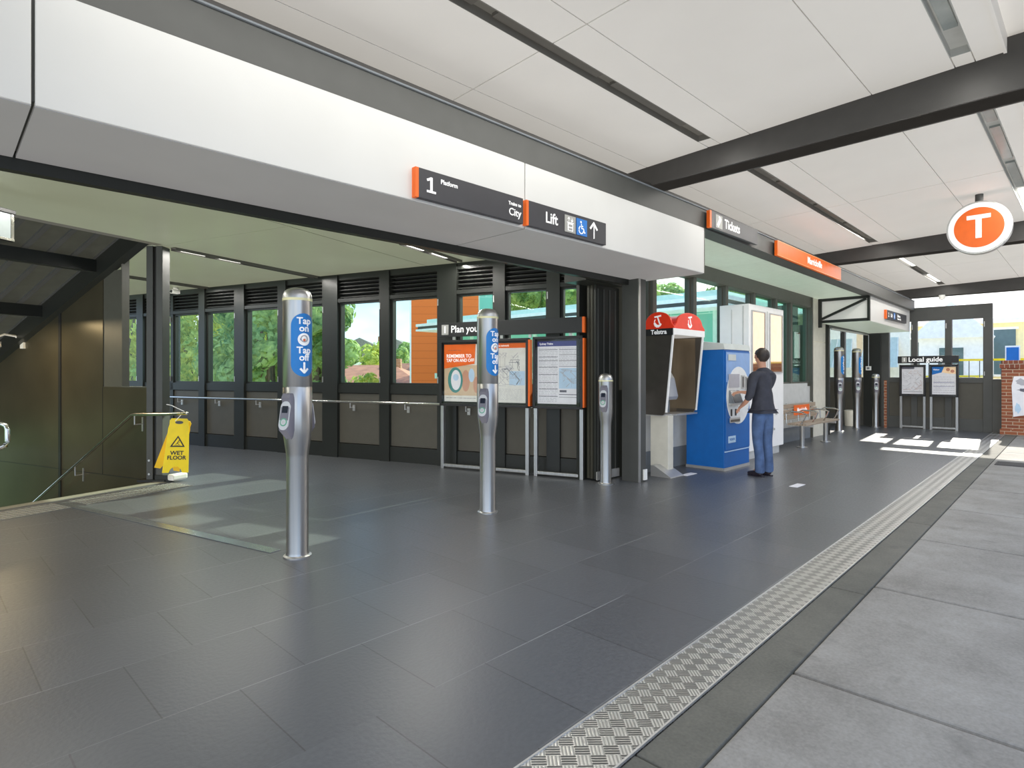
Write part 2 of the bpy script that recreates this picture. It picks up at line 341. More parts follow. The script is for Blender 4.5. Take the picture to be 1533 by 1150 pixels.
m = MB(); m.box(-12, 45, -3.8, 1.44, -.25, -.035); st(m.build('ground', M['joint']), 'dark bedding showing in the footpath joints', 'ground')
m = MB(); m.box(-40, 90, -14, -3.8, -.5, -.16).box(18.6, 90, -3.8, 14, -.5, -.04); st(m.build('road', M['asphalt']), 'grey asphalt road beside the footpath', 'road')
m = MB(); m.box(-120, 140, 9, 220, -5.4, -5); st(m.build('embankment_ground', M['grass']), 'green ground below the station beyond the windows', 'ground')

# street canopy -------------------------------------------------------
def CZ(n): return 3.77 - .028 * n
m = MB(); JN = [1.2, .15, -.59]; 
def ceil_piece(mb, s0, s1, n0, n1, dz=0):
    z0, z1 = CZ(n0) + dz, CZ(n1) + dz
    vs = [(s0, n0, z0), (s1, n0, z0), (s1, n1, z1), (s0, n1, z1)]
    A = [mb.bm.verts.new(v) for v in vs]; B = [mb.bm.verts.new((v[0], v[1], v[2] + .04)) for v in vs]
    mb.bm.faces.new(A); mb.bm.faces.new(B[::-1])
    for i in range(4): mb.bm.faces.new((A[i], B[i], B[(i + 1) % 4], A[(i + 1) % 4]))
rows = [(1.0, .155), (.147, -.585), (-.725, -1.026), (-1.034, -2.086), (-2.094, -2.665), (-2.80, -2.97)]
bays = [(-6.3, -.3), (-.05, 5.86), (6.1, 12.0), (12.25, 18.1)]
for b0, b1 in bays:
    mid = b0 + 3.3 if b0 > -1 and b0 < 1 else (b0 + b1) / 2
    for s0, s1 in ((b0 - .1, mid - .006), (mid + .006, b1 + .1)):
        for n0, n1 in rows: ceil_piece(m, s0, s1, n1, n0)
m.sag(); cl = st(m.build('ceiling', M['ceil'], loc=F0, rotz=FA), 'white panelled street canopy ceiling with dark joints', 'ceiling')
m = MB(); m.box(-6.3, 18.3, -2.985, -2.965, 3.842, 3.99); ceil_piece(m, -6.3, 18.3, -3.9, -2.97, .13); m.sag()
m.build('outer_panel', M['ceil'], cl)
m = MB(); ceil_piece(m, -6.3, 18.3, -3.9, 1.1, .16); m.sag(); m.build('roof_deck', M['slot'], cl)
m = MB(); m.box(-6.3, 18.3, -3.95, -3.89, 3.7, 4.1); m.sag(); m.build('edge_gutter', M['beam'], cl)
# slot lights
si = 0
lbl = {0: 'behind the viewer end', 1: 'nearest canopy bay', 2: 'middle canopy bay', 3: 'farthest canopy bay'}
for bi, (b0, b1) in enumerate(bays):
    if bi == 0: continue
    for k, (na, nb, nm) in enumerate(((-.725, -.585, 'building side'), (-2.80, -2.665, 'street side'))):
        t = thing('recessed_slot_light', 'recessed linear light slot on the %s of the %s' % (nm, lbl[bi]), 'ceiling light', Fp((b0 + b1) / 2, (na + nb) / 2, 3.6), FA)
        zc = CZ(na) - 3.6; L = (b1 - b0) / 2; zf = lambda co, b0=b0, b1=b1: (co[0], co[1], co[2] - .0135 * max(0, co[0] + (b0 + b1) / 2 - 6.9))
        w = (nb - na) / 2
        e0 = -L if k else -L; e1 = L - .22
        mm = MB(); mm.box(e0, e1, -w, w, zc + .06, zc + .07).box(e0, e1, -w, -w + .006, zc - .004, zc + .07).box(e0, e1, w - .006, w, zc - .004, zc + .07).box(e1, e1 + .006, -w, w, zc, zc + .07)
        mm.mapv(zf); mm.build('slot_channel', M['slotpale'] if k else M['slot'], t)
        mm = MB(); mm.box(e1 + .006, L + .1, -w + .008, w - .008, zc, zc + .03); mm.mapv(zf); mm.build('end_cover', M['ceil'], t)
        x = e0 + .15; j = 0
        while x < e1 - .5:
            on = (k == 1 and bi >= 2 and j in (3,)) or (bi == 3 and j in (1, 3))
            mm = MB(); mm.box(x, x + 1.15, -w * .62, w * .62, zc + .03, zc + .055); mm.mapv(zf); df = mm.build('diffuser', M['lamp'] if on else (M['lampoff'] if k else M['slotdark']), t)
            x += 1.33; j += 1
# beams
for i, s0 in enumerate((-.3, 5.85, 12.0, 18.1)):
    m = MB(); L = [(.9, 3.54), (-3.86, 3.54)]
    m.box(-.125, .125, -3.86, 1.0, 0, .42); m.box(-.15, .15, -3.86, 1.0, 0, .02)
    zz = 3.54 - .0135 * max(0, s0 - 6.9)
    o = m.build('roof_beam', M['beam'], loc=Fp(s0 + .125, 0, zz), rotz=FA)
    o['label'] = ['charcoal roof beam crossing above the viewer', 'thick charcoal roof beam crossing nearest in front of the viewer', 'charcoal roof beam crossing behind the round T sign', 'charcoal roof beam at the far end with a camera dome beneath'][i]
    o['category'] = 'beam'; o['kind'] = 'structure'
# girder
m = MB(); m.box(-6.3, 18.4, 0.02, .24, 3.24, 3.49).box(-6.3, 18.4, .012, .24, 3.236, 3.25)
m.sag()
g = m.build('trim_3', M['girder'], loc=F0, rotz=FA); st(g, 'long grey steel girder running along the top of the white fascia', 'girder')
m = MB(); m.box(-6.3, 18.4, .08, .2, 3.46, 3.56); m.sag(); m.build('top_rail', M['beam'], g)
m = MB(); m.box(-6.3, 6.9, .90, .95, 2.9, 3.9).box(6.9, 18.3, .90, .95, 3.27, 3.9).box(6.9, 18.3, .24, .9, 3.27, 3.30); m.sag(); m.build('back_plate', M['slot'], g)
m = MB(); m.box(-6.3, 18.4, .005, .03, 3.478, 3.49); m.sag(); m.build('edge_line', M['skirt'], g)

# first white fascia --------------------------------------------------
def fascia(name, s0, s1, z0, z1, joints, label, depth=.92, n0=0):
    t = struct(name, label, F0, FA, 'fascia'); ed = [s0] + joints + [s1]
    for a, b in zip(ed, ed[1:]):
        m = MB(); m.box(a + .007, b - .007, n0, n0 + .05, z0 + .004, z1); m.sag(); m.build('front_panel', M['white'], t, bevel=.004)
        m = MB(); m.box(a + .007, b - .007, n0 + .01, n0 + depth, z0, z0 + .02); m.sag(); m.build('soffit_panel', M['soffit'] if s0 < 0 else M['tsoffit'], t)
    m = MB(); m.box(s0, s1 - .02, n0 + .02, n0 + depth - .05, z0 + .025, z1 - .02); m.sag(); m.build('backing', M['dark'], t)
    return t
f1 = fascia('trim_4', -6.3, 6.92, 2.67, 3.235, [.42, 3.71], 'deep white fascia box above the wide concourse opening')
m = MB(); m.box(6.9, 6.925, 0, .92, 2.67, 3.235); m.build('end_panel', M['frame2'], f1)
f2 = fascia('trim_5', 14.55, 18.28, 2.68, 3.235, [], 'short white fascia box above the far doorway', depth=.95, n0=.1)
m = MB(); z0, z1 = 2.58, 3.12
m.box(14.5, 14.56, .08, .13, z0, z1).box(14.5, 14.56, 1.05, 1.12, z0 - .1, z1 + .02).box(14.5, 14.56, .1, 1.1, z0, z0 + .06).box(14.5, 14.56, .1, 1.1, z1 - .05, z1 + .01)
m.bar((14.52, .15, z1 - .06), (14.52, 1.05, z0 + .09), .05, .05); m.build('end_truss', M['dark'], f2)
m = MB(); m.box(14.545, 14.555, .12, 1.08, z0 + .03, z1 - .03); m.build('end_panel', M['ceil'], f2)
# header / door track
m = MB(); m.box(-6.3, 6.75, .93, 1.0, 2.60, 2.70).box(-6.3, 6.75, .95, 1.02, 2.7, 2.72)
h1 = m.build('trim_6', M['dark'], loc=F0, rotz=FA); st(h1, 'dark sliding door track under the fascia', 'door track')
m = MB(); m.box(-6.3, 6.75, 1.0, 1.03, 2.66, 2.74).box(-6.3, 6.75, 1.03, 1.08, 2.70, 2.735); m.build('inner_rail', M['alu'], h1)
m = MB(); m.box(-6.3, 6.75, 1.08, 1.12, 2.70, 3.12); m.build('inner_face', M['ceil_in'], h1)
m = MB(); m.box(-.06, .06, -.06, .06, 0, .03)
# tickets soffit
m = MB(); m.box(6.93, 9.5, .245, 1.16, 3.235, 3.25).box(9.507, 12.2, .245, 1.16, 3.235, 3.25).box(12.207, 14.56, .245, 1.16, 3.235, 3.25); m.sag()
st(m.build('ceiling', M['tsoffit'], loc=F0, rotz=FA), 'pale green tinted soffit above the ticket machines', 'ceiling')

# interior ceiling with slots -----------------------------------------
ts = struct('ceiling', 'cream panelled ceiling inside the concourse', (0, 0, 0), RW, 'ceiling')
ZC = 3.12
def inpan(u0, u1, v0, v1):
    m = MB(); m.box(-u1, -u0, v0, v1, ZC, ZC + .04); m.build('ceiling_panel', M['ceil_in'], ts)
vb = [-4.0, -1.6, 1.9, 4.90, 7.75]
# front edge follows the street facade: trapezoid strip
ub = [5.30, 7.58]
# strip between facade and u=5.3
def facade_u(v, n):   # u of the facade line n at a given v
    # solve Wp(u,v) on line n
    lo, hi = -20, 20
    for _ in range(60):
        mid = (lo + hi) / 2; X, Y, _z = Wp(mid, v); nn = -(X) * math.sin(FA) + (Y - 3.51) * math.cos(FA)
        if nn > n: hi = mid
        else: lo = mid
    return lo
def ibase(n):
    m = MB()
    return m
for i in range(len(vb) - 1):
    v0, v1 = vb[i] + .006, vb[i + 1] - .006
    a0, a1 = facade_u(v0, 1.12), facade_u(v1, 1.12)
    m = MB()
    if a0 < 5.29 and a1 < 5.29:
        m.prism([(-a0, v0), (-a1, v1), (-5.294, v1), (-5.294, v0)], ZC, ZC + .04, 'z')
        m.prism([(-5.306, v0), (-5.306, v1), (-7.53, v1), (-7.53, v0)], ZC, ZC + .04, 'z')
    elif a0 < 7.5 and a1 < 7.5:
        m.prism([(-a0, v0), (-a1, v1), (-7.53, v1), (-7.53, v0)], ZC, ZC + .04, 'z')
    else:
        m.bm.free(); continue
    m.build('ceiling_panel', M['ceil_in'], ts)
inpan(7.65, 10.42, 4.906, 7.744); inpan(10.50, 13.0, 4.906, 7.744); inpan(13.01, 15, 4.906, 7.744); inpan(7.535, 7.64, 4.5, 5.02)
m = MB(); m.prism([(-facade_u(7.75, 1.2), 7.75), (-facade_u(-5, 1.2), -5), (-7.66, -5), (-7.66, 4.85), (-15, 4.85), (-15, 7.75)], ZC + .1, ZC + .12, 'z').box(-7.66, -7.52, -5, 4.85, ZC, ZC + .2); m.build('ceiling_void', M['slot'], ts)
for nm, u0, v0, v1 in (('nearest the noticeboards', 4.6, 6.1, 7.5), ('beside the steel column', 7.58, 5.03, 7.6), ('deepest in the concourse', 10.45, 5.0, 7.6)):
    t = thing('ceiling_slot_lamp', 'narrow lit ceiling slot %s' % nm, 'ceiling light', Wp(u0, v0, ZC - .04), RW)
    m = MB(); m.box(-.05, .05, 0, v1 - v0, .03, .035).box(-.05, -.044, 0, v1 - v0, .0, .04).box(.044, .05, 0, v1 - v0, .0, .04); m.build('slot_channel', M['slot'], t)
    for q in (.12, .7):
        m = MB(); m.box(-.022, .022, q, q + .36, .012, .028); m.build('lamp_strip', M['lamp'], t)

# window wall (back) ---------------------------------------------------
VW = 7.65
wb = struct('wall_back', 'dark framed wall below and above the concourse windows', (0, 0, 0), RW, 'wall')
wins = [(12.72, 13.52), (11.62, 12.50), (10.71, 11.54), (9.68, 10.53), (8.53, 9.41), (7.45, 8.33), (6.21, 7.11), (5.08, 6.01), (4.10, 4.73), (3.24, 3.90), (2.50, 3.04)]
m = MB()
m.box(-14.9, -2.44, VW, VW + .16, -.1, .24).box(-14.9, -2.44, VW, VW + .16, 1.10, 1.245).box(-14.9, -2.44, VW - .02, VW + .16, 2.64, 2.70).box(-14.9, -2.44, VW, VW + .16, 3.02, 3.3)
m.box(-14.9, -2.44, VW + .10, VW + .16, 0, 1.2)
edges = sorted(wins)
pr = [2.44] + [e for w in edges for e in w] + [14.9]
posts = [(pr[i], pr[i + 1]) for i in range(0, len(pr), 2)]
for a, b in posts:
    m.box(-b, -a, VW - (.03 if b - a > .14 else 0), VW + .16, 0, 3.1)
m.build('wall_frame', M['dark'], wb)
m = MB()
for k in range(5):
    z = 2.72 + k * .062
    m.prism([(VW + .02, z), (VW + .12, z + .05), (VW + .12, z + .058), (VW + .02, z + .012)], -14.9, -2.44, 'x')
m.build('louvre_blades', M['dark'], wb)
m = MB(); m.box(-14.9, -2.44, VW + .13, VW + .16, 2.7, 3.05); m.build('louvre_backing', M['black'], wb)
for a, b in edges:
    m = MB(); m.box(-b - .02, -a + .02, VW + .03, VW + .09, .25, 1.09); m.build('wall_panel', M['panel'], wb, bevel=.004)
for i, (a, b) in enumerate(reversed(edges)):
    w = struct('window_%d' % (i + 1), None, Wp((a + b) / 2, VW, 1.245), RW)
    h = (b - a) / 2
    m = MB(); H = 1.395
    m.box(-h, -h + .035, .03, .1, 0, H).box(h - .035, h, .03, .1, 0, H).box(-h, h, .03, .1, 0, .03).box(-h, h, .03, .1, H - .03, H); m.build('window_frame', M['dark'], w)
    m = MB(); m.box(-h + .03, h - .03, .06, .068, .02, H - .02); m.build('pane', M['glass'], w)
    m = MB(); m.box(h + .008, h + .022, -.035, -.005, .03, .13).box(h + .008, h + .022, -.035, -.005, H - .16, H - .06); m.build('latch', M['alu'], w)
# handrail on window wall
t = thing('wall_handrail', 'long steel handrail on brackets along the wall below the windows', 'handrail', Wp(9, 7.55, 0), RW)
m = MB(); m.tube([(-5.6, 0, .955), (6.3, 0, .955)], .021, 12); m.build('rail', M['chrome'], t, smooth=True)
for k in range(10):
    u0 = 3.4 + k * 1.12; x = 9 - u0
    m = MB(); m.tube([(x, 0, .94), (x, 0, .86), (x, .09, .86)], .008, 8).box(x - .025, x + .025, .085, .10, .80, .90); m.build('rail_bracket', M['alu'], t)

# facade corner: stacked door leaves + jamb
cor = struct('wall_corner', 'dark corner wall between the windows and the parked sliding doors', F0, FA, 'wall')
m = MB(); m.box(6.86, 6.95, 1.1, 1.5, -.1, 3.2).box(6.25, 6.95, 1.45, 1.5, 0, 3.2).box(6.0, 6.95, 1.14, 1.5, 2.62, 3.2); m.build('corner_post', M['dark'], cor)
t = thing('sliding_door_stack', 'parked dark sliding door leaves stacked at the right side of the opening', 'door', Fp(6.60, 1.30, 0), FA)
for k in range(3):
    m = MB(); m.box(-.30, .22, .0 + k * .055 - .09, .04 + k * .055 - .09, .03, 2.6); m.build('door_leaf', M['dark2'] if k else M['dark'], t, bevel=.003)
m = MB()
for k in range(4): m.box(-.27 + k * .13, -.255 + k * .13, -.1, -.09, .06, 2.55)
m.build('door_rib', M['girder'], t)
m = MB(); m.box(-.3, .2, -.11, -.092, .02, .13); m.build('kick_plate', M['alu'], t)
t = thing('door_jamb', 'tall dark jamb with silver edge at the right end of the opening', 'door jamb', Fp(6.74, .88, 0), FA)
m = MB(); m.box(-.10, .08, -.1, .16, 0, 2.67); m.build('jamb_body', M['girder'], t, bevel=.005)
m = MB(); m.box(-.105, -.07, -.115, -.1, 0, 2.67); m.build('edge_strip', M['steel2'], t)
m = MB(); m.box(.082, .1, -.05, .0, 2.45, 2.55); m.build('door_sensor', M['black'], t)
m = MB(); m.box(.0, .075, -.125, -.102, .02, .16); m.build('junction_box', M['ivory'], t, bevel=.003)
m = MB(); m.box(.082, .11, -.06, .03, .36, .62); pb = m.build('socket_plate', M['ivory'], t, bevel=.003)
m = MB(); m.box(.108, .125, -.045, .015, .50, .58).box(.108, .12, -.04, .01, .39, .45); m.build('socket', M['black'], pb)

# stair wall, roof, stair ----------------------------------------------
VS = 4.85
sw = struct('wall_left', 'bronze clad wall running down beside the stairs', (0, 0, 0), RW, 'wall')
def rk(u): return 3.18 - (u - 7.83) * .405           # underside of raking beam
m = MB()
m.prism([(-7.84, -3.5), (-7.84, 1.24), (-8.43, 1.24), (-8.87, 1.24), (-8.87, rk(8.87) + .1), (-16, rk(16) + .1), (-16, -3.5)], VS, VS + .1, 'y')
m.build('cladding', M['bronze'], sw)
m = MB()
for z0, z1 in ((-.004, .004),): m.box(-16, -7.6, VS - .003, VS, z0, z1)
m.box(-9.99, -9.93, VS - .012, VS, -3, 2.5).box(-12.3, -12.24, VS - .012, VS, -3, 2.5).box(-8.878, -8.87, VS - .003, VS, -.0, 1.24)
m.build('panel_joint', M['black'], sw)
m = MB(); m.box(-8.87, -8.43, VS + .01, VS + .09, 1.24, rk(8.6)); m.build('infill_panel', M['frame2'], sw)
m = MB(); m.box(-8.44, -8.42, VS, VS + .1, 1.24, 3.1).box(-8.43, -7.84, VS - .004, VS + .104, 1.235, 1.25); m.build('opening_trim', M['frame2'], sw)
m = MB(); m.prism([(-7.5, rk(7.5)), (-16, rk(16)), (-16, rk(16) + .34), (-7.5, rk(7.5) + .34)], VS - .1, VS + .03, 'y')
ob = m.build('raking_beam', M['dark'], sw)
rf = struct('ceiling', 'ribbed metal underside of the stair roof sloping down', (0, 0, 0), RW, 'ceiling')
m = MB(); 
def rz(u): return rk(u) + .30
for k in range(46):
    v0 = VS - .05 - k * .28
    m.prism([(v0, 0), (v0, .05), (v0 - .07, .05), (v0 - .07, 0)], -16, -7.5, 'x') if False else None
    # ribs follow the fall of the roof
    for (a, b) in ((v0, v0 - .06),):
        P_ = [(-7.5, a, rz(7.5)), (-16, a, rz(16)), (-16, b, rz(16)), (-7.5, b, rz(7.5))]
        A = [m.bm.verts.new((p[0], p[1], p[2] - .03)) for p in P_]; B = [m.bm.verts.new((p[0], p[1], p[2] + .02)) for p in P_]
        m.bm.faces.new(A)
        for i in range(4): m.bm.faces.new((A[i], B[i], B[(i + 1) % 4], A[(i + 1) % 4]))
m.build('roof_rib', M['girder'], rf)
m = MB(); m.quad((-7.5, VS, rz(7.5)), (-16, VS, rz(16)), (-16, -8, rz(16)), (-7.5, -8, rz(7.5))); m.build('roof_sheet', M['roofmetal'], rf)
m = MB(); m.box(-7.56, -7.50, -5, VS, ZC + .02, 3.5); m.build('upstand', M['ceil_in'], rf)
for k, uu in enumerate((8.9, 10.3, 11.7, 13.1)):
    m = MB(); m.box(-uu - .06, -uu + .06, -8, VS - .1, rz(uu) - .2, rz(uu) - .03); p = m.build('purlin', M['dark'], rf)
# stairs
m = MB()
for k in range(16):
    u0 = 7.6 + k * .30; z = -.17 * (k + 1)
    m.box(-u0 - .30, -u0, 2.3, VS, z - .17, z)
sc_ = m.build('staircase', M['tactbase'], loc=(0, 0, 0), rotz=RW); st(sc_, 'stairs going down behind the tactile paving', 'stairs')
m = MB(); m.box(-7.62, -7.47, 2.9, VS, 0, .006); st(m.build('trim_7', M['nosing'], rotz=RW), 'dull metal nosing strip at the head of the stairs', 'nosing')
m = MB(); m.box(-16, -7.6, 2.3, 2.42, -4, .02); st(m.build('wall_stair', M['bronze'], rotz=RW), 'low wall on the far side of the stair opening', 'wall')

# stair things
for nm, v0, v1 in (('left of the metal cover strip', 2.2, 3.50), ('between the metal cover strip and the steel column', 3.64, 4.86)):
    t = thing('tactile_paving', 'grey studded tactile pad, %s' % nm, 'tactile paving', Wp(7.14, (v0 + v1) / 2, 0), RW)
    w = (v1 - v0) / 2
    m = MB(); m.box(-.20, .20, -w, w, 0, .005); m.build('pad', M['tactbase'], t)
    m = MB(); n = int((v1 - v0) / .055)
    for i in range(n):
        for j in range(8):
            x, y = -.175 + j * .05, -w + .03 + i * (2 * w - .06) / (n - 1)
            m.box(x - .013, x + .013, y - .013, y + .013, .005, .010)
    m.build('studs', M['tactile'], t, kind='stuff')
t = MB(); P0, P1 = Vector((1.20, 8.02, .004)), Vector((2.06, 4.60, .004)); t.bar(P0, P1, .10, .006)
o = t.build('floor_cover_strip', M['inlay']); o['label'] = 'narrow metal cover strip set diagonally in the floor towards the stairs'; o['category'] = 'cover strip'
# column
t = thing('steel_column', 'dark steel column with two flanges at the head of the stairs', 'column', Wp(7.70, 4.90, 0), RW + R(28))
m = MB(); m.box(-.105, -.02, -.09, .09, 0, 3.11).box(.02, .105, -.09, .09, 0, 3.11); m.build('shaft', M['girder'], t, bevel=.006)
m = MB(); m.box(-.022, .022, -.05, .05, .01, 3.11); m.build('web', M['black'], t)
m = MB(); m.box(-.2, .16, -.14, .13, 0, .03).box(.02, .24, -.12, .06, .0, .09); m.build('base_plate', M['dark'], t, bevel=.004)
m = MB()
for z in (.10, .28): m.disc(-.065, z, .014, -.10, -.09, 12)
m.build('bolt', M['alu'], t)
t = thing('white_base_block', 'small pale block lying at the foot of the steel column', 'block', (2.50, 8.52, .03), R(20))
m = MB(); m.box(-.10, .12, -.05, .06, 0, .08); m.build('block', M['ivory'], t, bevel=.02)
# stair handrails
t = thing('stair_handrail', 'steel handrail descending along the bronze stair wall', 'handrail', Wp(7.9, 4.74, 0), RW)
pth = [(1.02, 0, .93), (.5, .0, .90), (-.02, 0, .885), (-.12, 0, .87), (-4.5, 0, -1.65)]
m = MB(); m.tube(pth, .021, 12).ball((1.02, 0, .93), .021); m.build('rail', M['chrome'], t, smooth=True)
for x, z in ((-.05, .87), (-1.45, .085), (-3.0, -.81)):
    m = MB(); m.tube([(x - .0, 0, z), (x, 0, z - .12), (x, .10, z - .12)], .008, 8).box(x - .012, x + .012, .10, .115, z - .22, z - .03); m.build('rail_bracket', M['alu'], t)
t = thing('looped_handrail', 'looped end of a steel handrail at the far left edge', 'handrail', Wp(7.3, 2.97, 0), RW)
def arc(cx, cz, r, a0, a1, n=10): return [(cx + r * math.cos(R(a0 + (a1 - a0) * i / n)), 0, cz + r * math.sin(R(a0 + (a1 - a0) * i / n))) for i in range(n + 1)]
# the loop turns back towards the head of the stairs
m = MB(); m.tube([(-2.5, 0, -.2), (-.55, 0, .93), (-.4, 0, .93)] + [(0.0, .0, .93), (.06, 0.02, .925), (.10, .05, .90), (.115, .06, .86), (.115, .06, .74), (.10, .05, .70), (.06, .02, .675), (0, 0, .67), (-.4, 0, .67), (-.55, 0, .67), (-2.5, 0, -.5)], .024, 12); m.build('rail', M['chrome'], t, smooth=True)
m = MB(); m.tube([(-.25, 0, 0), (-.25, 0, .93)], .022, 12).lathe([(.05, 0), (.05, .01)], 16, (-.25, 0)); m.build('rail_post', M['chrome'], t, smooth=True)

# wet floor sign hanging on a cord ---------------------------------------
wp = Vector((2.37, 8.15, 0))
t = thing('wet_floor_sign', 'yellow folding wet floor sign hanging from a cord beside the steel column', 'warning sign', (wp.x, wp.y, .18), R(-14))
def leaf(sgn):
    m = MB(); H = .68
    pts = [(-.145, 0), (-.075, 0), (-.055, .045), (-.02, .075), (.02, .075), (.055, .045), (.075, 0), (.145, 0), (.115, .56), (.105, .60), (.105, .65), (.085, .68), (-.085, .68), (-.105, .65), (-.105, .60), (-.115, .56)]
    m.prism(pts, -.010, .010, 'y')
    return m
m = leaf(1); fr = m.build('front_leaf', M['yellow'], t, bevel=.004); fr.rotation_euler = (R(-3), R(4), 0)
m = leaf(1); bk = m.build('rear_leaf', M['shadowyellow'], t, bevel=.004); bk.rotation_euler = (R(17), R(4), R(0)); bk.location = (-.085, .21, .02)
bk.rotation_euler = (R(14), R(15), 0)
m = MB(); m.disc(0, .63, .020, -.0125, .0125, 24, rx=.045); h = m.build('grip_hole', M['hood'], fr)
m = MB(); 
def tri(m, cx, cz, r, y0, y1): m.prism([(cx + r * math.cos(R(90 + 120 * i)) * 1.0, cz + r * math.sin(R(90 + 120 * i))) for i in range(3)], y0, y1, 'y')
tri(m, 0, .37, .095, -.0125, -.010); m.build('triangle_border', M['black'], fr)
m = MB(); tri(m, 0, .37, .066, -.014, -.0125); m.build('triangle_field', M['yellow'], fr)
m = MB(); m.disc(.012, .40, .007, -.0155, -.014, 12).bar((.008, -.0148, .39), (-.006, -.0148, .368), .001, .010).bar((-.006, -.0148, .368), (.018, -.0148, .352), .001, .007).bar((-.006, -.0148, .368), (-.022, -.0148, .352), .001, .006).bar((.006, -.0148, .385), (.024, -.0148, .378), .001, .005).bar((-.035, -.0148, .342), (.03, -.0148, .342), .001, .004); m.build('slipping_figure', M['black'], fr)
text_mesh('WET', .068, M['black'], fr, 0, -.0115, .245, 'CENTER', bold=.03)
text_mesh('FLOOR', .068, M['black'], fr, 0, -.0115, .185, 'CENTER', bold=.03, xs=.95)
hr = Vector(Wp(6.93, 4.74, .93))
cd = MB(); top = Vector((wp.x, wp.y, .86)); cd.tube([top - Vector((.0, .0, .03)), top + (hr - top) * .6, hr + Vector((0, 0, .022)), hr + Vector((-.12, .10, .10)), hr + Vector((-.16, .14, .11))], .004, 6)
o = cd.build('hanging_cord', M['ivory']); o.parent = t; o.matrix_parent_inverse = (Matrix.Translation((wp.x, wp.y, .18)) @ Matrix.Rotation(R(-14), 4, 'Z')).inverted()

# cctv + light at the left, interior camera
t = thing('security_camera', 'white dome camera on a curved bracket on the stair wall', 'security camera', Wp(11.0, 4.72, 1.86), RW)
m = MB(); m.tube([(0, .12, .06), (0, .02, .15), (0, -.12, .17), (0, -.22, .12), (0, -.24, .04)], .016, 10).box(-.05, .05, .1, .13, -.04, .14); m.build('bracket_arm', M['ivory'], t, smooth=True)
m = MB(); m.lathe([(.02, .06), (.075, .05), (.08, -.02), (.07, -.03)], 24, (0, -.24)); m.build('housing', M['ivory'], t, smooth=True)
m = MB(); m.lathe([(.066, -.03), (.06, -.07), (.035, -.10), (.005, -.11)], 24, (0, -.24)); m.build('dome', M['lampoff'], t, smooth=True)
t = thing('ceiling_floodlight', 'black framed box light hanging from the ceiling at the far left', 'light fitting', (.54, 7.15, 2.65), R(35))
m = MB(); m.box(-.40, .17, -.1, .12, .26, .30).box(-.40, .15, .08, .11, .02, .26).box(-.25, -.15, -.02, .03, .30, .47).box(-.28, .15, -.09, .1, .0, .025); m.build('housing', M['black'], t, bevel=.006)
m = MB(); m.box(-.40, .12, -.095, -.085, .03, .255); m.build('diffuser', M['lampoff'], t)
m = MB(); m.box(.125, .155, -.095, .09, .02, .26).box(-.28, .155, -.1, -.094, .005, .03); m.build('bezel', M['chrome'], t, bevel=.004)
t = thing('security_camera', 'small white ceiling camera near the far windows', 'security camera', Wp(11.0, 7.35, ZC - .13), RW)
m = MB(); m.lathe([(.05, .13), (.05, .09), (.02, .08)], 20).box(-.05, .05, -.09, .06, .0, .08); m.build('housing', M['ivory'], t, bevel=.01)
m = MB(); m.disc(0, .04, .028, -.10, -.088, 20); m.build('lens', M['black'], t)

# ================================================================== TICKET SIDE WALL
tw = struct('wall_front', 'wall with tall glazing behind the phone booth and ticket machines', F0, FA, 'wall')
ms = [6.9, 7.62, 8.82, 9.95, 11.1, 12.15, 12.95, 14.1]
m = MB(); m.box(6.9, 14.1, 1.16, 1.32, 1.15, 1.25).box(6.9, 14.1, 1.12, 1.32, 3.0, 3.28)
for i, x in enumerate(ms): m.box(x - .05, x + .05, 1.14, 1.30, 1.2, 3.1)
m.mapv(lambda c: (c[0], c[1], c[2] - .0135 * max(0, c[0] - 6.9) * (1 if c[2] > 2.5 else 0))); m.build('mullion_frame', M['frame2'], tw)
m = MB()
for a, b in zip(ms, ms[1:]):
    m.box(a + .004, b - .004, 1.15, 1.3, .30, 1.15)
m.build('lower_panel', M['lpanel'], tw)
m = MB(); m.box(6.9, 14.1, 1.14, 1.3, -.1, .30); m.build('skirting', M['skirt'], tw)
m = MB(); m.box(14.1, 15.05, 1.12, 1.3, 0, 2.15).box(14.1, 15.05, 1.12, 1.3, 2.16, 3.13); m.build('pier_panel', M['beige'], tw)
m = MB(); m.box(14.06, 14.12, 1.10, 1.3, 0, 3.13); m.build('pier_edge', M['frame2'], tw)
for i, (a, b) in enumerate(zip(ms, ms[1:])):
    w = struct('window_%d' % (i + 12), None, Fp((a + b) / 2, 1.2, 1.25), FA); h = (b - a) / 2 - .05
    m = MB(); m.box(-h, h, .03, .04, 0, 1.80 - .0135 * max(0, (a + b) / 2 - 6.9)); m.build('pane', M['glassgreen'] if i > 3 else M['glass'], w)
    m = MB(); m.box(-h, -h + .02, .0, .06, 0, 1.68).box(h - .02, h, .0, .06, 0, 1.68); m.build('window_frame', M['frame2'], w)

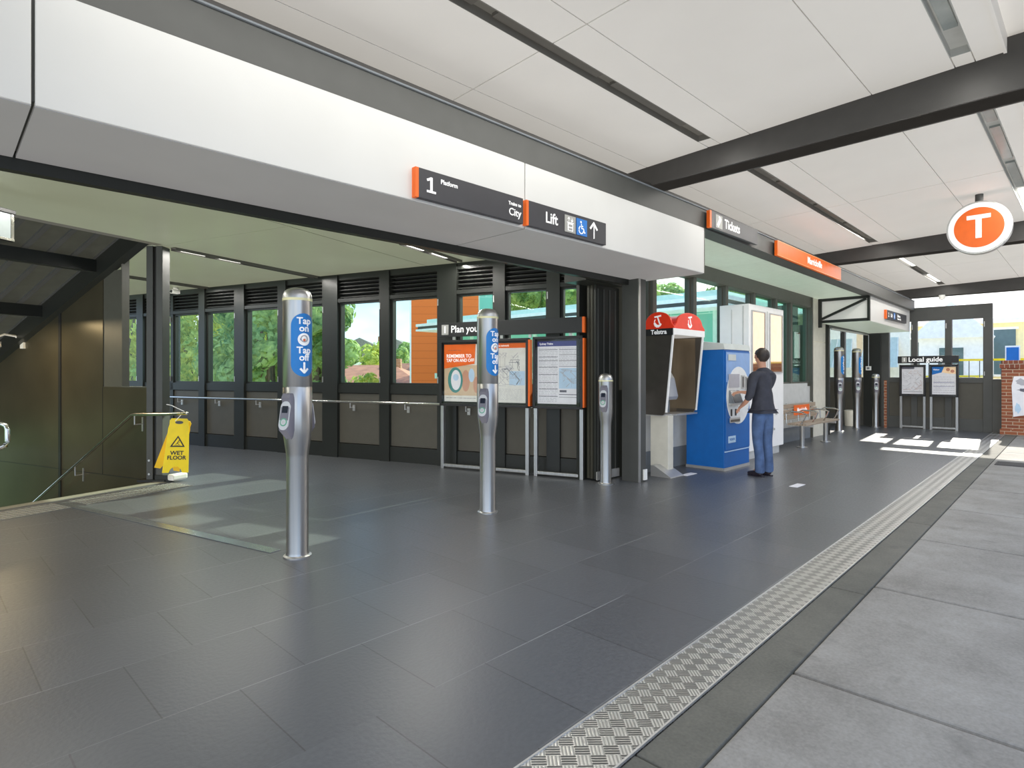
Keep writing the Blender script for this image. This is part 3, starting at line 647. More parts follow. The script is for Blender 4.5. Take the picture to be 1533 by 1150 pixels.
# ================================================================== FAR DOORWAY (second opening)
fd = struct('wall_far_doorway', 'dark recess of the far doorway', F0, FA, 'wall')
m = MB(); m.box(15.0, 15.1, 1.05, 1.25, 0, 3.0).box(15.0, 18.1, 1.04, 1.1, 2.50, 2.60)
m.build('door_frame', M['dark'], fd)
m = MB(); m.box(15.05, 18.1, 1.1, 3.0, 2.85, 2.88); m.build('recess_ceiling', M['ceil_in'], fd)
m = MB(); m.box(14.0, 14.05, 1.4, 3.0, 0, 3.0).box(14.0, 18.2, 3.0, 3.05, 0, 3.0); m.build('recess_side', M['panel'], fd)
m = MB(); m.box(15.1, 18.1, 1.01, 1.04, 2.46, 2.50); m.build('door_track', M['alu'], fd)
t = thing('sliding_door_stack', 'parked dark sliding door leaves at the right side of the far doorway', 'door', (18.25, 3.98, 0), -math.pi / 2)
for k in range(2):
    m = MB(); m.box(-.2, .2, -.05 + k * .06, -.01 + k * .06, .02, 2.5); m.build('door_leaf', M['dark2'] if k else M['dark'], t, bevel=.003)
# end wall ----------------------------------------------------------
XE = 18.40
ew = struct('wall_right', 'charcoal end wall with three windows behind the local guide boards', (XE, 0, 0), -math.pi / 2, 'wall')
# local x = -Y, local y = +X
def ewz(y): return 2.68
m = MB(); wy = [(-5.35, -4.80), (-4.69, -4.23), (-3.62, -3.12), (-2.99, -2.40), (-2.26, -1.64)]
m.box(-6.0, -1.46, 0, .12, 1.20, 1.33).box(-6.0, -1.46, -.02, .14, 2.80, 3.15)
for a, b in ((-6.0, -5.35), (-4.80, -4.69), (-4.23, -3.62), (-3.12, -2.99), (-2.40, -2.26), (-1.64, -1.46)): m.box(a, b, -.025, .13, 0, 2.801)
m.box(-6.0, -1.3, 0, .12, .0, .30)
m.build('wall_frame', M['girder'], ew, bevel=.004)
m = MB(); m.box(-5.9, -1.5, .03, .09, .28, 1.22); m.build('wall_panel', M['panel'], ew)
m = MB(); m.box(-1.46, -1.28, -.05, .15, 0, 1.30); m.build('side_cabinet', M['girder'], ew, bevel=.005)
for i, (a, b) in enumerate(wy):
    w = struct('window_%d' % (i + 20), None, (XE, -(a + b) / 2, 1.33), -math.pi / 2); h = (b - a) / 2
    m = MB(); m.box(-h, h, .04, .048, 0, 1.47); m.build('pane', M['glassclear'], w)
    m = MB(); m.box(h + .02, h + .035, -.05, -.02, .05, .15).box(h + .02, h + .035, -.05, -.02, 1.25, 1.38); m.build('latch', M['alu'], w)

# ================================================================== SIGNS
def sign(label, s, n, z, w, h, name='hanging_sign', cat='sign', face=None, end='left', loc=None, rot=FA, th=.045, ez=.028):
    t = thing(name, label, cat, loc or Fp(s, n, z), rot)
    m = MB(); m.box(ez if end == 'left' else 0, w - (ez if end == 'right' else 0), -th, 0, 0, h); m.build('sign_board', face or M['signdark'], t, bevel=.002)
    if end == 'left': m = MB(); m.box(0, ez, -th, 0, 0, h); m.build('orange_edge', M['orange'], t)
    if end == 'right': m = MB(); m.box(w - ez, w, -th, 0, 0, h); m.build('orange_edge', M['orange'], t)
    return t
T1 = -.046
t = sign('charcoal platform 1 sign on the white fascia, left of the lift sign', 2.54, 0, 2.69, 1.10, .215)
m = MB(); m.box(.128, .150, -.048, -.0455, .055, .165).box(.098, .180, -.048, -.0455, .052, .068).bar((.100, -.0468, .140), (.145, -.0468, .160), .002, .018); m.build('numeral_one', M['signwhite'], t)
text_mesh('Platform', .047, M['signwhite'], t, .225, T1, .155, 'LEFT', bold=.02)
text_mesh('Trains to', .040, M['signwhite'], t, 1.075, T1, .145, 'RIGHT', bold=.02)
text_mesh('City', .085, M['signwhite'], t, 1.075, T1, .075, 'RIGHT', bold=.012)
t = sign('charcoal lift sign with wheelchair symbol and arrow on the white fascia', 3.68, 0, 2.69, 1.13, .215)
text_mesh('Lift', .135, M['signwhite'], t, .24, T1, .108, 'LEFT', bold=.014, xs=.95)
m = MB(); m.box(.50, .655, -.049, -.046, .03, .185); ic = m.build('lift_pictogram', M['signgrey'], t)
m = MB(); m.box(.54, .615, -.051, -.049, .045, .115).bar((.555, -.0505, .13), (.555, -.0505, .165), .001, .008).bar((.60, -.0505, .13), (.60, -.0505, .165), .001, .008).bar((.54, -.0505, .15), (.555, -.0505, .17), .001, .006).bar((.57, -.0505, .15), (.555, -.0505, .17), .001, .006).bar((.585, -.0505, .147), (.60, -.0505, .13), .001, .006).bar((.615, -.0505, .147), (.60, -.0505, .13), .001, .006).box(.53, .625, -.051, -.049, .118, .124); m.build('lift_car', M['signwhite'], ic)
m = MB(); m.box(.552, .603, -.0525, -.051, .052, .072).box(.552, .603, -.0525, -.051, .082, .104); m.build('lift_riders', M['signgrey'], ic)
m = MB(); m.box(.668, .825, -.049, -.046, .03, .185); ic = m.build('wheelchair_pictogram', M['blue'], t)
def wheelchair(cx, cz, k, y):
    m = MB(); 
    m.disc(cx - .01 * k, cz + .058 * k, .010 * k, y - .002, y, 16)
    m.bar((cx - .008 * k, y - .001, cz + .042 * k), (cx - .002 * k, y - .001, cz - .002 * k), .002, .014 * k)
    m.bar((cx - .004 * k, y - .001, cz + .0 * k), (cx + .03 * k, y - .001, cz - .002 * k), .002, .011 * k)
    m.bar((cx + .026 * k, y - .001, cz), (cx + .044 * k, y - .001, cz - .04 * k), .002, .010 * k)
    m.bar((cx + .042 * k, y - .001, cz - .038 * k), (cx + .056 * k, y - .001, cz - .034 * k), .002, .008 * k)
    m.bar((cx - .004 * k, y - .001, cz + .02 * k), (cx + .022 * k, y - .001, cz + .02 * k), .002, .008 * k)
    pts = [(cx - .006 * k + .034 * k * math.cos(R(a)), y - .001, cz - .016 * k + .034 * k * math.sin(R(a))) for a in range(110, 361, 20)]
    for a, b in zip(pts, pts[1:]): m.bar(a, b, .002, .009 * k)
    return m
wheelchair(.742, .098, 1.0, -.049).build('wheelchair_figure', M['signwhite'], ic)
m = MB(); m.bar((.93, -.048, .03), (.93, -.048, .175), .002, .020).bar((.875, -.048, .12), (.935, -.048, .185), .002, .022).bar((.985, -.048, .12), (.925, -.048, .185), .002, .022); m.build('arrow', M['signwhite'], t)
t = sign('charcoal tickets sign hanging on the grey girder', 6.95, -.01, 3.245, 1.42, .215, ez=.045)
m = MB(); m.box(.15, .33, -.049, -.046, .025, .19); ic = m.build('ticket_pictogram', M['signgrey'], t)
m = MB(); m.bar((.20, -.0505, .05), (.28, -.0505, .16), .001, .05).disc(.24, .165, .014, -.051, -.049, 12); m.build('ticket_figure', M['signwhite'], ic)
text_mesh('Tickets', .165, M['signwhite'], t, .40, T1, .108, 'LEFT', bold=.018, xs=.92)
t = thing('station_name_sign', 'long bright orange station name sign hanging on the grey girder', 'sign', Fp(9.08, -.01, 3.20), FA)
sg = lambda co: (co[0], co[1], co[2] - .0135 * co[0])
m = MB(); m.box(0, 3.0, -.045, 0, 0, .225); m.mapv(sg); m.build('sign_board', M['orange'], t, bevel=.002)
m = MB(); m.box(0, 3.0, -.048, -.044, .219, .226).box(0, 3.0, -.048, -.044, 0, .005); m.mapv(sg); m.build('edge_line', mat('pale orange trim', (.9, .45, .2), .4), t)
tx = text_mesh('Marrickville', .155, M['signwhite'], t, 1.26, T1, .095, 'LEFT', bold=.02, xs=.95)
t = sign('small charcoal sign with orange end on the short far fascia', 15.75, .1, 2.70, 1.95, .21, ez=.07)
text_mesh('2', .14, M['signwhite'], t, .18, T1, .10, 'LEFT', bold=.02)
text_mesh('Lift', .12, M['signwhite'], t, .40, T1, .10, 'LEFT', bold=.016)
m = MB(); m.box(.66, .80, -.049, -.046, .03, .18); ic = m.build('wheelchair_pictogram', M['blue'], t)
wheelchair(.725, .10, .9, -.049).build('wheelchair_figure', M['signwhite'], ic)
text_mesh('Platform', .085, M['signwhite'], t, 1.02, T1, .13, 'LEFT', bold=.02)
text_mesh('Trains to City', .062, M['signwhite'], t, 1.02, T1, .06, 'LEFT', bold=.02)

# T roundel
t = thing('round_transport_sign', 'round orange sign with a white T hanging from the canopy', 'sign', (9.87, .92, 3.02), -math.pi / 2)
m = MB(); m.disc(0, .33, .345, -.06, .06, 64); m.build('rim', M['steel2'], t, smooth=True)
for y0, y1 in ((-.066, -.055), (.055, .066)):
    m = MB(); m.disc(0, .33, .325, y0, y1, 64); m.build('white_ring', M['signwhite'], t)
for y in (-1, 1):
    m = MB(); m.disc(0, .33, .262, min(y * .060, y * .070), max(y * .060, y * .070), 64); m.build('orange_disc', M['orange'], t)
    m = MB(); a, b = sorted((y * .066, y * .074)); m.box(-.125, .125, a, b, .44, .495).box(-.032, .032, a, b, .19, .45); m.build('letter_t', M['signwhite'], t)
m = MB(); m.lathe([(.045, .66), (.045, .80), (.10, .83), (.10, .845)], 24); m.build('hanger', M['girder'], t, smooth=True)
# dome camera on the last beam
t = thing('dome_camera', 'small white dome camera under the farthest roof beam', 'security camera', Fp(18.1, -.62, 3.31), FA)
m = MB(); m.lathe([(.07, .09), (.07, .03), (.05, -.02), (.01, -.03)], 20); m.build('housing', M['ivory'], t, smooth=True)

# ================================================================== TAP VALIDATORS
def reader(t, ang, zc, R0):
    # local: reader faces direction ang around the pole
    g = bpy.data.objects.new('card_reader', None)
    ca, sa = math.cos(ang), math.sin(ang)
    def tr(co):  # co: x tangential, y outward, z
        x, y, z = co; return (y * ca - x * sa, y * sa + x * ca, z + zc)
    prof = [(R0 - .03, -.22, .028), (R0 + .015, -.17, .040), (R0 + .058, -.125, .049), (R0 + .046, -.02, .050), (R0 + .020, .09, .050), (R0 + .032, .12, .048), (R0 + .02, .15, .042), (R0 - .03, .16, .03)]
    m = MB(); rings = []
    for (y, z, w) in prof:
        rings.append([m.bm.verts.new((x, yy, z)) for x, yy in ((-w, R0 * .62), (-w, y - .02), (-w * .75, y), (w * .75, y), (w, y - .02), (w, R0 * .62))])
    for A, B in zip(rings, rings[1:]):
        for j in range(5): m.bm.faces.new((A[j], A[j + 1], B[j + 1], B[j]))
    m.bm.faces.new(rings[0]); m.bm.faces.new(rings[-1][::-1])
    m.mapv(tr); h = m.build('card_reader', M['purple'], t, smooth=True)
    # face plate leaning back
    def fp(co):
        x, d, l = co      # l along the plate, d off the plate
        base = Vector((0, R0 + .059, -.118)); up = Vector((0, -.042, .21)).normalized(); nn = Vector((0, up.z, -up.y))
        p = base + up * l + nn * d; return tr((x, p.y, p.z))
    def pill(w, l0, l1, d0, d1, n=10):
        pts = [(w * math.cos(R(a)), l1 - w + w * math.sin(R(a))) for a in range(0, 181, 18)] + [(w * math.cos(R(a)), l0 + w + w * math.sin(R(a))) for a in range(180, 361, 18)]
        m = MB(); m.prism(pts, d0, d1, 'y'); m.mapv(fp); return m
    pill(.043, -.005, .215, -.004, .004).build('face_plate', M['plate'], h)
    m = MB(); m.box(-.026, .026, .004, .006, .125, .178); m.mapv(fp); m.build('reader_screen', M['screen'], h)
    for rr, d, mm in ((.031, .0055, M['green']), (.022, .007, M['plate']), (.010, .008, M['alu'])):
        m = MB(); m.disc(0, .055, rr, .003, d, 24); m.mapv(fp); m.build('tap_ring', mm, h)
def validator(name, label, loc, tall, group):
    t = thing(name, label, 'card validator', loc, 0, group)
    if tall:
        prof = [(.088, .018), (.082, .04), (.082, .78), (.084, .80), (.092, .86), (.104, .94), (.109, 1.0), (.109, 1.315), (.1075, 1.318), (.1075, 1.322), (.109, 1.325), (.109, 1.985)]
        top = [(.109, 2.005), (.107, 2.03), (.098, 2.055), (.078, 2.075), (.045, 2.087), (.01, 2.09)]; rz_ = (1.985, 2.005)
    else:
        prof = [(.078, .018), (.073, .04), (.073, .74), (.076, .79), (.088, .88), (.093, .94), (.093, 1.325)]
        top = [(.093, 1.34), (.090, 1.37), (.078, 1.40), (.055, 1.42), (.01, 1.43)]; rz_ = (1.325, 1.34)
    m = MB(); m.lathe(prof, 40); m.build('pole', M['steel'], t, smooth=True)
    m = MB(); m.lathe(top, 40); m.build('dome_cap', M['steel2'], t, smooth=True)
    r0 = prof[-1][0]
    m = MB(); m.lathe([(r0 + .002, rz_[0]), (r0 + .002, rz_[1])], 40); m.build('light_ring', M['ring'], t)
    m = MB(); m.lathe([(.105, 0), (.105, .012), (.09, .02)], 40); m.build('base_flange', M['steel2'], t, smooth=True)
    if tall:
        reader(t, R(-154), 1.12, .109); reader(t, R(26), 1.12, .109)
        # sticker wrapped round the street side
        n = 14; m = MB(); w, z0, z1 = .098, 1.40, 1.885
        def cyl(x, z, off=.0015): a = x / .109; rr = .109 + off; return (rr * math.sin(a), -rr * math.cos(a), z)
        L, Rr = [], []
        zs = [z0 + w * (1 - math.cos(R(a))) for a in range(0, 91, 10)] + [z0 + w + (z1 - z0 - 2 * w) * i / 8 for i in range(1, 8)] + [z1 - w + w * math.sin(R(a)) for a in range(0, 91, 10)]
        grid = []
        for z in zs:
            if z < z0 + w: hw = math.sqrt(max(0, w * w - (z0 + w - z) ** 2))
            elif z > z1 - w: hw = math.sqrt(max(0, w * w - (z - z1 + w) ** 2))
            else: hw = w
            hw = max(hw, .004); grid.append([m.bm.verts.new(cyl(-hw + 2 * hw * i / n, z)) for i in range(n + 1)])
        for A, B in zip(grid, grid[1:]):
            for i in range(n): m.bm.faces.new((A[i], A[i + 1], B[i + 1], B[i]))
        s_ = m.build('tap_sticker', M['stickerblue'], t, smooth=True)
        for wd, zz_ in (('Tap', 1.825), ('on', 1.768), ('Tap', 1.600), ('off', 1.545)):
            text_mesh(wd, .072, M['signwhite'], s_, 0, 0, zz_, 'CENTER', wrap=.109, bold=.022)
        def ring_patch(r_in, r_out, zc, mt, off, nm):
            m = MB(); k = 28; A = []; B = []
            for i in range(k):
                a = 2 * math.pi * i / k; A.append(m.bm.verts.new(cyl(r_in * math.cos(a), zc + r_in * math.sin(a), off))); B.append(m.bm.verts.new(cyl(r_out * math.cos(a), zc + r_out * math.sin(a), off)))
            for i in range(k): m.bm.faces.new((A[i], A[(i + 1) % k], B[(i + 1) % k], B[i]))
            m.build(nm, mt, s_)
        ring_patch(.004, .048, 1.685, M['signwhite'], .0035, 'logo_roundel'); ring_patch(.020, .028, 1.69, M['inkgrey'], .005, 'logo_ring'); ring_patch(.002, .010, 1.68, M['orange'], .005, 'logo_dot')
        m = MB()
        for a, b in (((0, 1.51), (0, 1.43)), ((-.03, 1.462), (.002, 1.428)), ((.03, 1.462), (-.002, 1.428))):
            a, b = Vector(a), Vector(b); dn = (b - a).normalized(); pp = Vector((-dn.y, dn.x)) * .008
            k = 4
            for i in range(k):
                p, q = a + (b - a) * i / k, a + (b - a) * (i + 1) / k
                m.quad(cyl(*(p - pp), .004), cyl(*(q - pp), .004), cyl(*(q + pp), .004), cyl(*(p + pp), .004))
        m.build('arrow_mark', M['signwhite'], s_)
    else:
        reader(t, R(-160), 1.12, .093)
    return t
G1, G2 = 'tall tap poles at the wide opening', 'tap poles at the far doorway'
v1 = validator('tap_validator_pole', 'tall steel tap on tap off pole, nearest and largest in front', (2.13, 4.37, 0), True, 'tall tap on tap off poles')
v3 = validator('tap_validator_pole', 'short steel tap pole beside the door jamb and noticeboards', (6.30, 4.38, 0), False, 'short tap poles')
def place(src, loc, label):
    c = copy_tree(src); c.location = loc; c['label'] = label; return c
place(v1, (4.16, 4.35, 0), 'tall steel tap on tap off pole standing in front of the noticeboards')
place(v1, (16.04, 4.22, 0), 'tall steel tap pole in the far doorway, nearest the bench')
place(v1, (17.25, 4.12, 0), 'tall steel tap pole in the middle of the far doorway')
place(v3, (17.95, 3.84, 0), 'short steel tap pole at the right of the far doorway')

# ================================================================== NOTICEBOARDS
def scribble(parent, mt, x0, x1, z0, z1, y, n, w=.003, name='map_lines', seed=1):
    rnd = random.Random(seed); m = MB()
    for _ in range(n):
        p = Vector((rnd.uniform(x0, x1), y, rnd.uniform(z0, z1)))
        for k in range(rnd.randint(3, 6)):
            a = rnd.choice((0, 45, 90, 135, 180, 225, 270, 315)); L = rnd.uniform(.03, .13)
            q = p + Vector((L * math.cos(R(a)), 0, L * math.sin(R(a)))); q.x = min(max(q.x, x0), x1); q.z = min(max(q.z, z0), z1)
            if (q - p).length > .01: m.bar(p, q, .0008, w)
            p = q
    return m.build(name, mt, parent)
def textlines(parent, mt, x0, x1, z0, z1, y, rows, name='printed_lines', seed=1, w=.006):
    rnd = random.Random(seed); m = MB()
    for i in range(rows):
        z = z1 - (z1 - z0) * i / max(1, rows - 1); x = x0
        while x < x1 - .01:
            L = rnd.uniform(.015, .06); e = min(x + L, x1); m.box(x, e, y - .0006, y, z, z + w); x = e + rnd.uniform(.005, .02)
    return m.build(name, mt, parent)
def board_frame(t, x0, x1, z0, z1, legs=True):
    m = MB(); f = .035
    m.box(x0, x1, -.06, .02, z0, z0 + f).box(x0, x1, -.06, .02, z1 - f, z1).box(x0, x0 + f, -.06, .02, z0, z1).box(x1 - f, x1, -.06, .02, z0, z1).box(x0 + .01, x1 - .01, .0, .025, z0 + .01, z1 - .01)
    m.build('case', M['black'], t, bevel=.004)
    m = MB(); m.box(x0 + .02, x1 - .02, -.052, -.049, z0 + .02, z1 - .02); m.build('case_glass', M['glassclear'], t)
    for x in (x0 + .03, x1 - .03):
        m = MB(); m.box(x - .026, x + .026, -.03, .03, 0, z0); m.build('leg', M['steel2'], t, bevel=.004)
    m = MB(); m.box(x0 + .03, x1 - .03, -.025, .025, .03, .07); m.build('bottom_rail', M['steel2'], t, bevel=.004)
VB = 7.47
def Bw(u): return Wp(u, VB, 0)
# wide case: u 4.90 .. 3.43, local x = -u
t = thing('noticeboard', 'wide noticeboard on steel legs with an orange poster and a network map', 'noticeboard', Bw(4.165), RW)
board_frame(t, -.735, .735, .945, 1.925)
def poster(t, x0, x1, z0, z1, m_, name='poster'):
    m = MB(); m.box(x0, x1, -.012, -.002, z0, z1); return m.build(name, m_, t)
p = poster(t, -.675, -.03, 1.01, 1.86, M['paper2'])
m = MB(); m.box(-.675, -.03, -.0135, -.012, 1.10, 1.55); m.build('picture_background', M['tan'], p)
m = MB(); m.prism([(-.675, 1.50), (-.15, 1.57), (-.13, 1.86), (-.675, 1.86)], -.017, -.015, 'y'); bn = m.build('orange_banner', M['orange'], p)
text_mesh('REMEMBER TO', .072, M['signwhite'], bn, -.635, -.0175, 1.685, 'LEFT', bold=.02, xs=.92)
text_mesh('TAP ON AND OFF', .068, M['signwhite'], bn, -.635, -.0175, 1.62, 'LEFT', bold=.02, xs=.86)
textlines(bn, M['ink'], -.60, -.38, 1.76, 1.77, -.0172, 1, seed=3)
m = MB(); m.disc(-.48, 1.33, .19, -.0150, -.0136, 36, rx=.13); m.build('reader_picture', M['teal'], p)
m = MB(); m.disc(-.47, 1.33, .15, -.0160, -.0151, 36, rx=.085); m.build('reader_picture_face', M['paper'], p)
m = MB(); m.disc(-.47, 1.37, .05, -.0170, -.0161, 24, rx=.05).disc(-.20, 1.40, .10, -.0160, -.0150, 24, rx=.05); m.build('reader_picture_screen', M['pale'], p)
m = MB(); m.disc(-.30, 1.32, .16, -.0148, -.0137, 24, rx=.07).disc(-.12, 1.26, .12, -.0148, -.0137, 24, rx=.05); m.build('picture_hand', M['skin'], p)
textlines(p, M['ink'], -.64, -.07, 1.05, 1.06, -.0125, 1, seed=5)
p = poster(t, .03, .675, 1.01, 1.86, M['paper2'])
m = MB(); m.box(.03, .675, -.0135, -.012, 1.79, 1.86); hb = m.build('orange_heading', M['orange'], p)
text_mesh('Sydney Trains network', .038, M['signwhite'], hb, .06, -.014, 1.825, 'LEFT', bold=.02)
m = MB(); m.box(.42, .665, -.0135, -.012, 1.26, 1.46); m.build('sea_patch', M['pale'], p)
scribble(p, M['inkgrey'], .08, .62, 1.25, 1.72, -.0138, 26, .005, seed=4)
scribble(p, M['ink'], .12, .58, 1.22, 1.62, -.0140, 9, .006, seed=9)
textlines(p, M['inkgrey'], .06, .64, 1.05, 1.20, -.0125, 9, seed=6, w=.004)
m = MB(); m.box(.737, .765, -.06, .02, .97, 1.90); m.build('orange_edge', M['orange'], t)
t = thing('noticeboard', 'single noticeboard on steel legs with a blue headed timetable', 'noticeboard', Bw(2.995), RW)
board_frame(t, -.365, .365, .945, 1.935)
p = poster(t, -.31, .30, 1.01, 1.87, M['paper'])
m = MB(); m.box(-.31, .30, -.0135, -.012, 1.80, 1.87); hb = m.build('navy_heading', M['inkblue'], p)
text_mesh('Sydney Trains', .036, M['signwhite'], hb, -.28, -.014, 1.835, 'LEFT', bold=.02)
textlines(p, M['inkgrey'], -.29, -.01, 1.04, 1.77, -.0125, 34, seed=7, w=.005)
textlines(p, M['inkgrey'], .01, .28, 1.52, 1.77, -.0125, 12, seed=8, w=.005)
m = MB()
for z in (1.75, 1.65, 1.60, 1.51, 1.41, 1.30, 1.21, 1.11): m.box(-.29, -.01, -.0133, -.012, z, z + .007)
for z in (1.75, 1.68, 1.60, 1.52): m.box(.01, .28, -.0133, -.012, z, z + .006)
m.box(.01, .28, -.0133, -.012, 1.135, 1.145).box(.01, .28, -.0133, -.012, 1.10, 1.106).box(.02, .12, -.0133, -.012, 1.17, 1.20); m.build('ruled_lines', M['ink'], p)
m = MB(); m.box(.01, .28, -.0130, -.012, 1.22, 1.50); mp_ = m.build('inset_map', M['pale'], p)
scribble(mp_, M['inkgrey'], .02, .27, 1.24, 1.48, -.0135, 9, .006, seed=11)
m = MB(); m.box(.367, .39, -.06, .02, .97, 1.90); m.build('orange_edge', M['orange'], t)
# header
t = thing('header_sign', 'long black Plan your trip header above the noticeboards', 'sign', Bw(3.765), RW)
m = MB(); m.box(-1.165, 1.13, -.06, 0, 1.975, 2.185); m.build('sign_board', M['black'], t, bevel=.003)
m = MB(); m.box(1.13, 1.165, -.06, .0, 1.975, 2.185); m.build('orange_edge', M['orange'], t)
m = MB()
for x in (-.9, -.1, .35, .95): m.box(x - .02, x + .02, -.03, -.01, 1.93, 1.98)
m.build('mounting_stub', M['alu'], t)
m = MB(); m.box(-1.09, -.97, -.064, -.061, 2.005, 2.155); ic = m.build('info_pictogram', M['signgrey'], t)
text_mesh('i', .15, M['signwhite'], ic, -1.03, -.0645, 2.08, 'CENTER', bold=.03)
text_mesh('Plan your trip', .145, M['signwhite'], t, -.93, -.062, 2.08, 'LEFT', bold=.014, xs=.95)

# local guide boards
def Ep(y, x=18.27): return (x, y, 0)
t = thing('noticeboard', 'far noticeboard with a street map, left one under the local guide header', 'noticeboard', Ep(3.07), -math.pi / 2)
board_frame(t, -.285, .285, .84, 1.66)
p = poster(t, -.235, .235, .90, 1.60, M['paper'])
scribble(p, M['inkgrey'], -.21, .21, .99, 1.50, -.0138, 22, .005, seed=14); scribble(p, mat('brown ink', (.5, .35, .3), .5), -.2, .2, 1.0, 1.5, -.0139, 8, .006, seed=15)
m = MB(); m.box(-.235, .04, -.0135, -.012, 1.55, 1.60).box(-.2, .2, -.0135, -.012, .955, .963); m.build('heading_bar', M['ink'], p)
t = thing('noticeboard', 'far noticeboard with a blue and orange flyer, right one under the local guide header', 'noticeboard', Ep(2.40), -math.pi / 2)
board_frame(t, -.30, .29, .84, 1.66)
p = poster(t, -.25, .24, .90, 1.60, M['paper'])
m = MB(); m.prism([(-.25, 1.40), (-.05, 1.46), (.0, 1.60), (-.25, 1.60)], -.0135, -.012, 'y'); hb = m.build('blue_heading', M['blue'], p)
text_mesh('Visitor', .05, M['signwhite'], hb, -.23, -.014, 1.53, 'LEFT', bold=.02)
m = MB(); m.prism([(-.05, 1.46), (.10, 1.43), (.24, 1.42), (.24, 1.60), (.0, 1.60)], -.0135, -.012, 'y'); m.build('picture', M['peach'], p)
m = MB(); m.disc(.08, 1.53, .04, -.015, -.0135, 16).disc(.17, 1.49, .04, -.015, -.0135, 16); m.build('picture_faces', M['houseroof'], p)
textlines(p, M['inkgrey'], -.22, .21, .95, 1.34, -.0125, 8, seed=17, w=.008)
m = MB(); m.box(-.22, .21, -.0133, -.012, 1.20, 1.21).box(-.22, .21, -.0133, -.012, 1.10, 1.108); m.build('ruled_lines', M['inkblue'], p)
t = thing('header_sign', 'black Local guide header above the two far noticeboards', 'sign', Ep(2.745), -math.pi / 2)
m = MB(); m.box(-.645, .645, -.06, 0, 1.70, 1.885); m.build('sign_board', M['black'], t, bevel=.003)
m = MB(); m.box(-.55, -.44, -.064, -.061, 1.725, 1.86); ic = m.build('info_pictogram', M['signgrey'], t)
text_mesh('i', .13, M['signwhite'], ic, -.495, -.0645, 1.792, 'CENTER', bold=.03)
text_mesh('Local guide', .165, M['signwhite'], t, -.41, -.062, 1.79, 'LEFT', bold=.022, xs=.98)
m = MB()
for x in (-.33, .33): m.box(x - .03, x + .03, -.03, -.01, 1.65, 1.70)
m.build('mounting_stub', M['alu'], t)

# ================================================================== PHONE BOOTH
t = thing('phone_booth', 'wall mounted payphone hood with a red double-arched top', 'payphone', Fp(7.3, .65, 0), FA)
# local x = s from 0 to .88, y from 0 (front) to .48 (wall)
W_ = .86
m = MB()
side = [(0.02, 2.0), (.47, 2.0), (.47, .84), (.17, .84), (.12, .90)]
m.prism(side, 0, .03, 'x'); m.build('side_panel', M['hood'], t, bevel=.004); m = MB(); m.prism(side, W_ - .03, W_, 'x'); m.build('side_panel', M['hood'], t, bevel=.004)
m = MB(); m.box(.03, W_ - .03, .43, .47, .84, 2.0); m.build('back_panel', M['hoodin'], t)
for xx in (.03, W_ - .034):
    m = MB(); m.box(xx, xx + .004, .12, .43, .9, 1.95); m.build('lining', M['hoodin'], t)
m = MB(); m.box(.0, W_, .17, .47, .83, .85).box(.25, W_, .10, .2, .83, .855); m.build('shelf', M['alu'], t, bevel=.003)
for x in (-.004, W_ - .024):
    m = MB(); m.bar((x + .012, .005, 2.0), (x + .012, .118, .885), .028, .02); m.build('edge_trim', M['cabwhite'], t)
m = MB(); m.box(-.012, W_ + .012, -.01, .47, 1.96, 2.05); bd = m.build('name_band', M['cabwhite'], t, bevel=.003)
m = MB(); m.box(-.018, -.011, 0, .47, 1.955, 2.052); sb = m.build('side_name_band', M['black'], t)
tx = text_mesh('Telstra', .088, M['signwhite'], t, 0, 0, 0, 'CENTER', bold=.025)
tx.location = (-.020, .22, 2.003); tx.rotation_euler = (0, 0, -math.pi / 2)
def arch(w, h, n=18):
    return [(-w, 0), (-w, .02)] + [(-w * .84 * math.cos(R(a)) if True else 0, .03 + (h - .03) * math.sin(R(a)) ** .8) for a in range(8, 173, 9)] + [(w, .02), (w, 0)]
m = MB(); top = [(x + W_ / 2, z + 2.05) for x, z in arch(W_ / 2 + .01, .235)]; m.prism(top, -.012, .02, 'y'); ft = m.build('front_arch', M['red'], t, smooth=False, bevel=.006)
m = MB(); top = [(y + .23, z + 2.05) for y, z in arch(.25, .235)]; m.prism(top, -.02, .012, 'x'); sa = m.build('side_arch', M['red'], t, bevel=.006)
m = MB(); m.prism([(x + W_ / 2, z + 2.05) for x, z in arch(W_ / 2 - .02, .2)], .02, .46, 'y'); m.build('roof_vault', M['red'], t, smooth=False)
def tlogo(parent, put):
    m = MB()
    m.bar((-.055, 0, .06), (.05, 0, .075), .003, .022)
    pts = [(.055 * math.cos(R(a)) + .0, 0, -.01 + .06 * math.sin(R(a))) for a in (140, 165, 190, 215, 240, 265, 290, 315, 335)]
    ws = [.012, .022, .032, .038, .040, .036, .028, .020, .012]
    for i, (a, b) in enumerate(zip(pts, pts[1:])): m.bar(a, b, .003, ws[i])
    m.bar((-.005, 0, .06), (.03, 0, -.04), .003, .02)
    m.mapv(put); return m
tlogo(ft, lambda c: (c[0] + W_ / 2, c[1] - .014, c[2] + 2.155)).build('logo', M['signwhite'], ft)
tlogo(sa, lambda c: (-.022 + c[1], .23 - c[0], c[2] + 2.155)).build('logo', M['signwhite'], sa)
m = MB(); m.prism([(.20, 1.05), (.43, 1.05), (.43, 1.52), (.34, 1.52), (.24, 1.36), (.18, 1.10)], .15, .45, 'x'); ph = m.build('phone_unit', M['alu'], t, bevel=.012)
m = MB(); m.box(.19, .41, .28, .34, 1.40, 1.46); m.build('phone_display', M['screen'], ph)
m = MB(); m.tube([(.12, .25, 1.44), (.11, .21, 1.40), (.11, .19, 1.28), (.12, .22, 1.2)], [.028, .02, .02, .028], 10); m.build('handset', M['black'], ph, smooth=True)
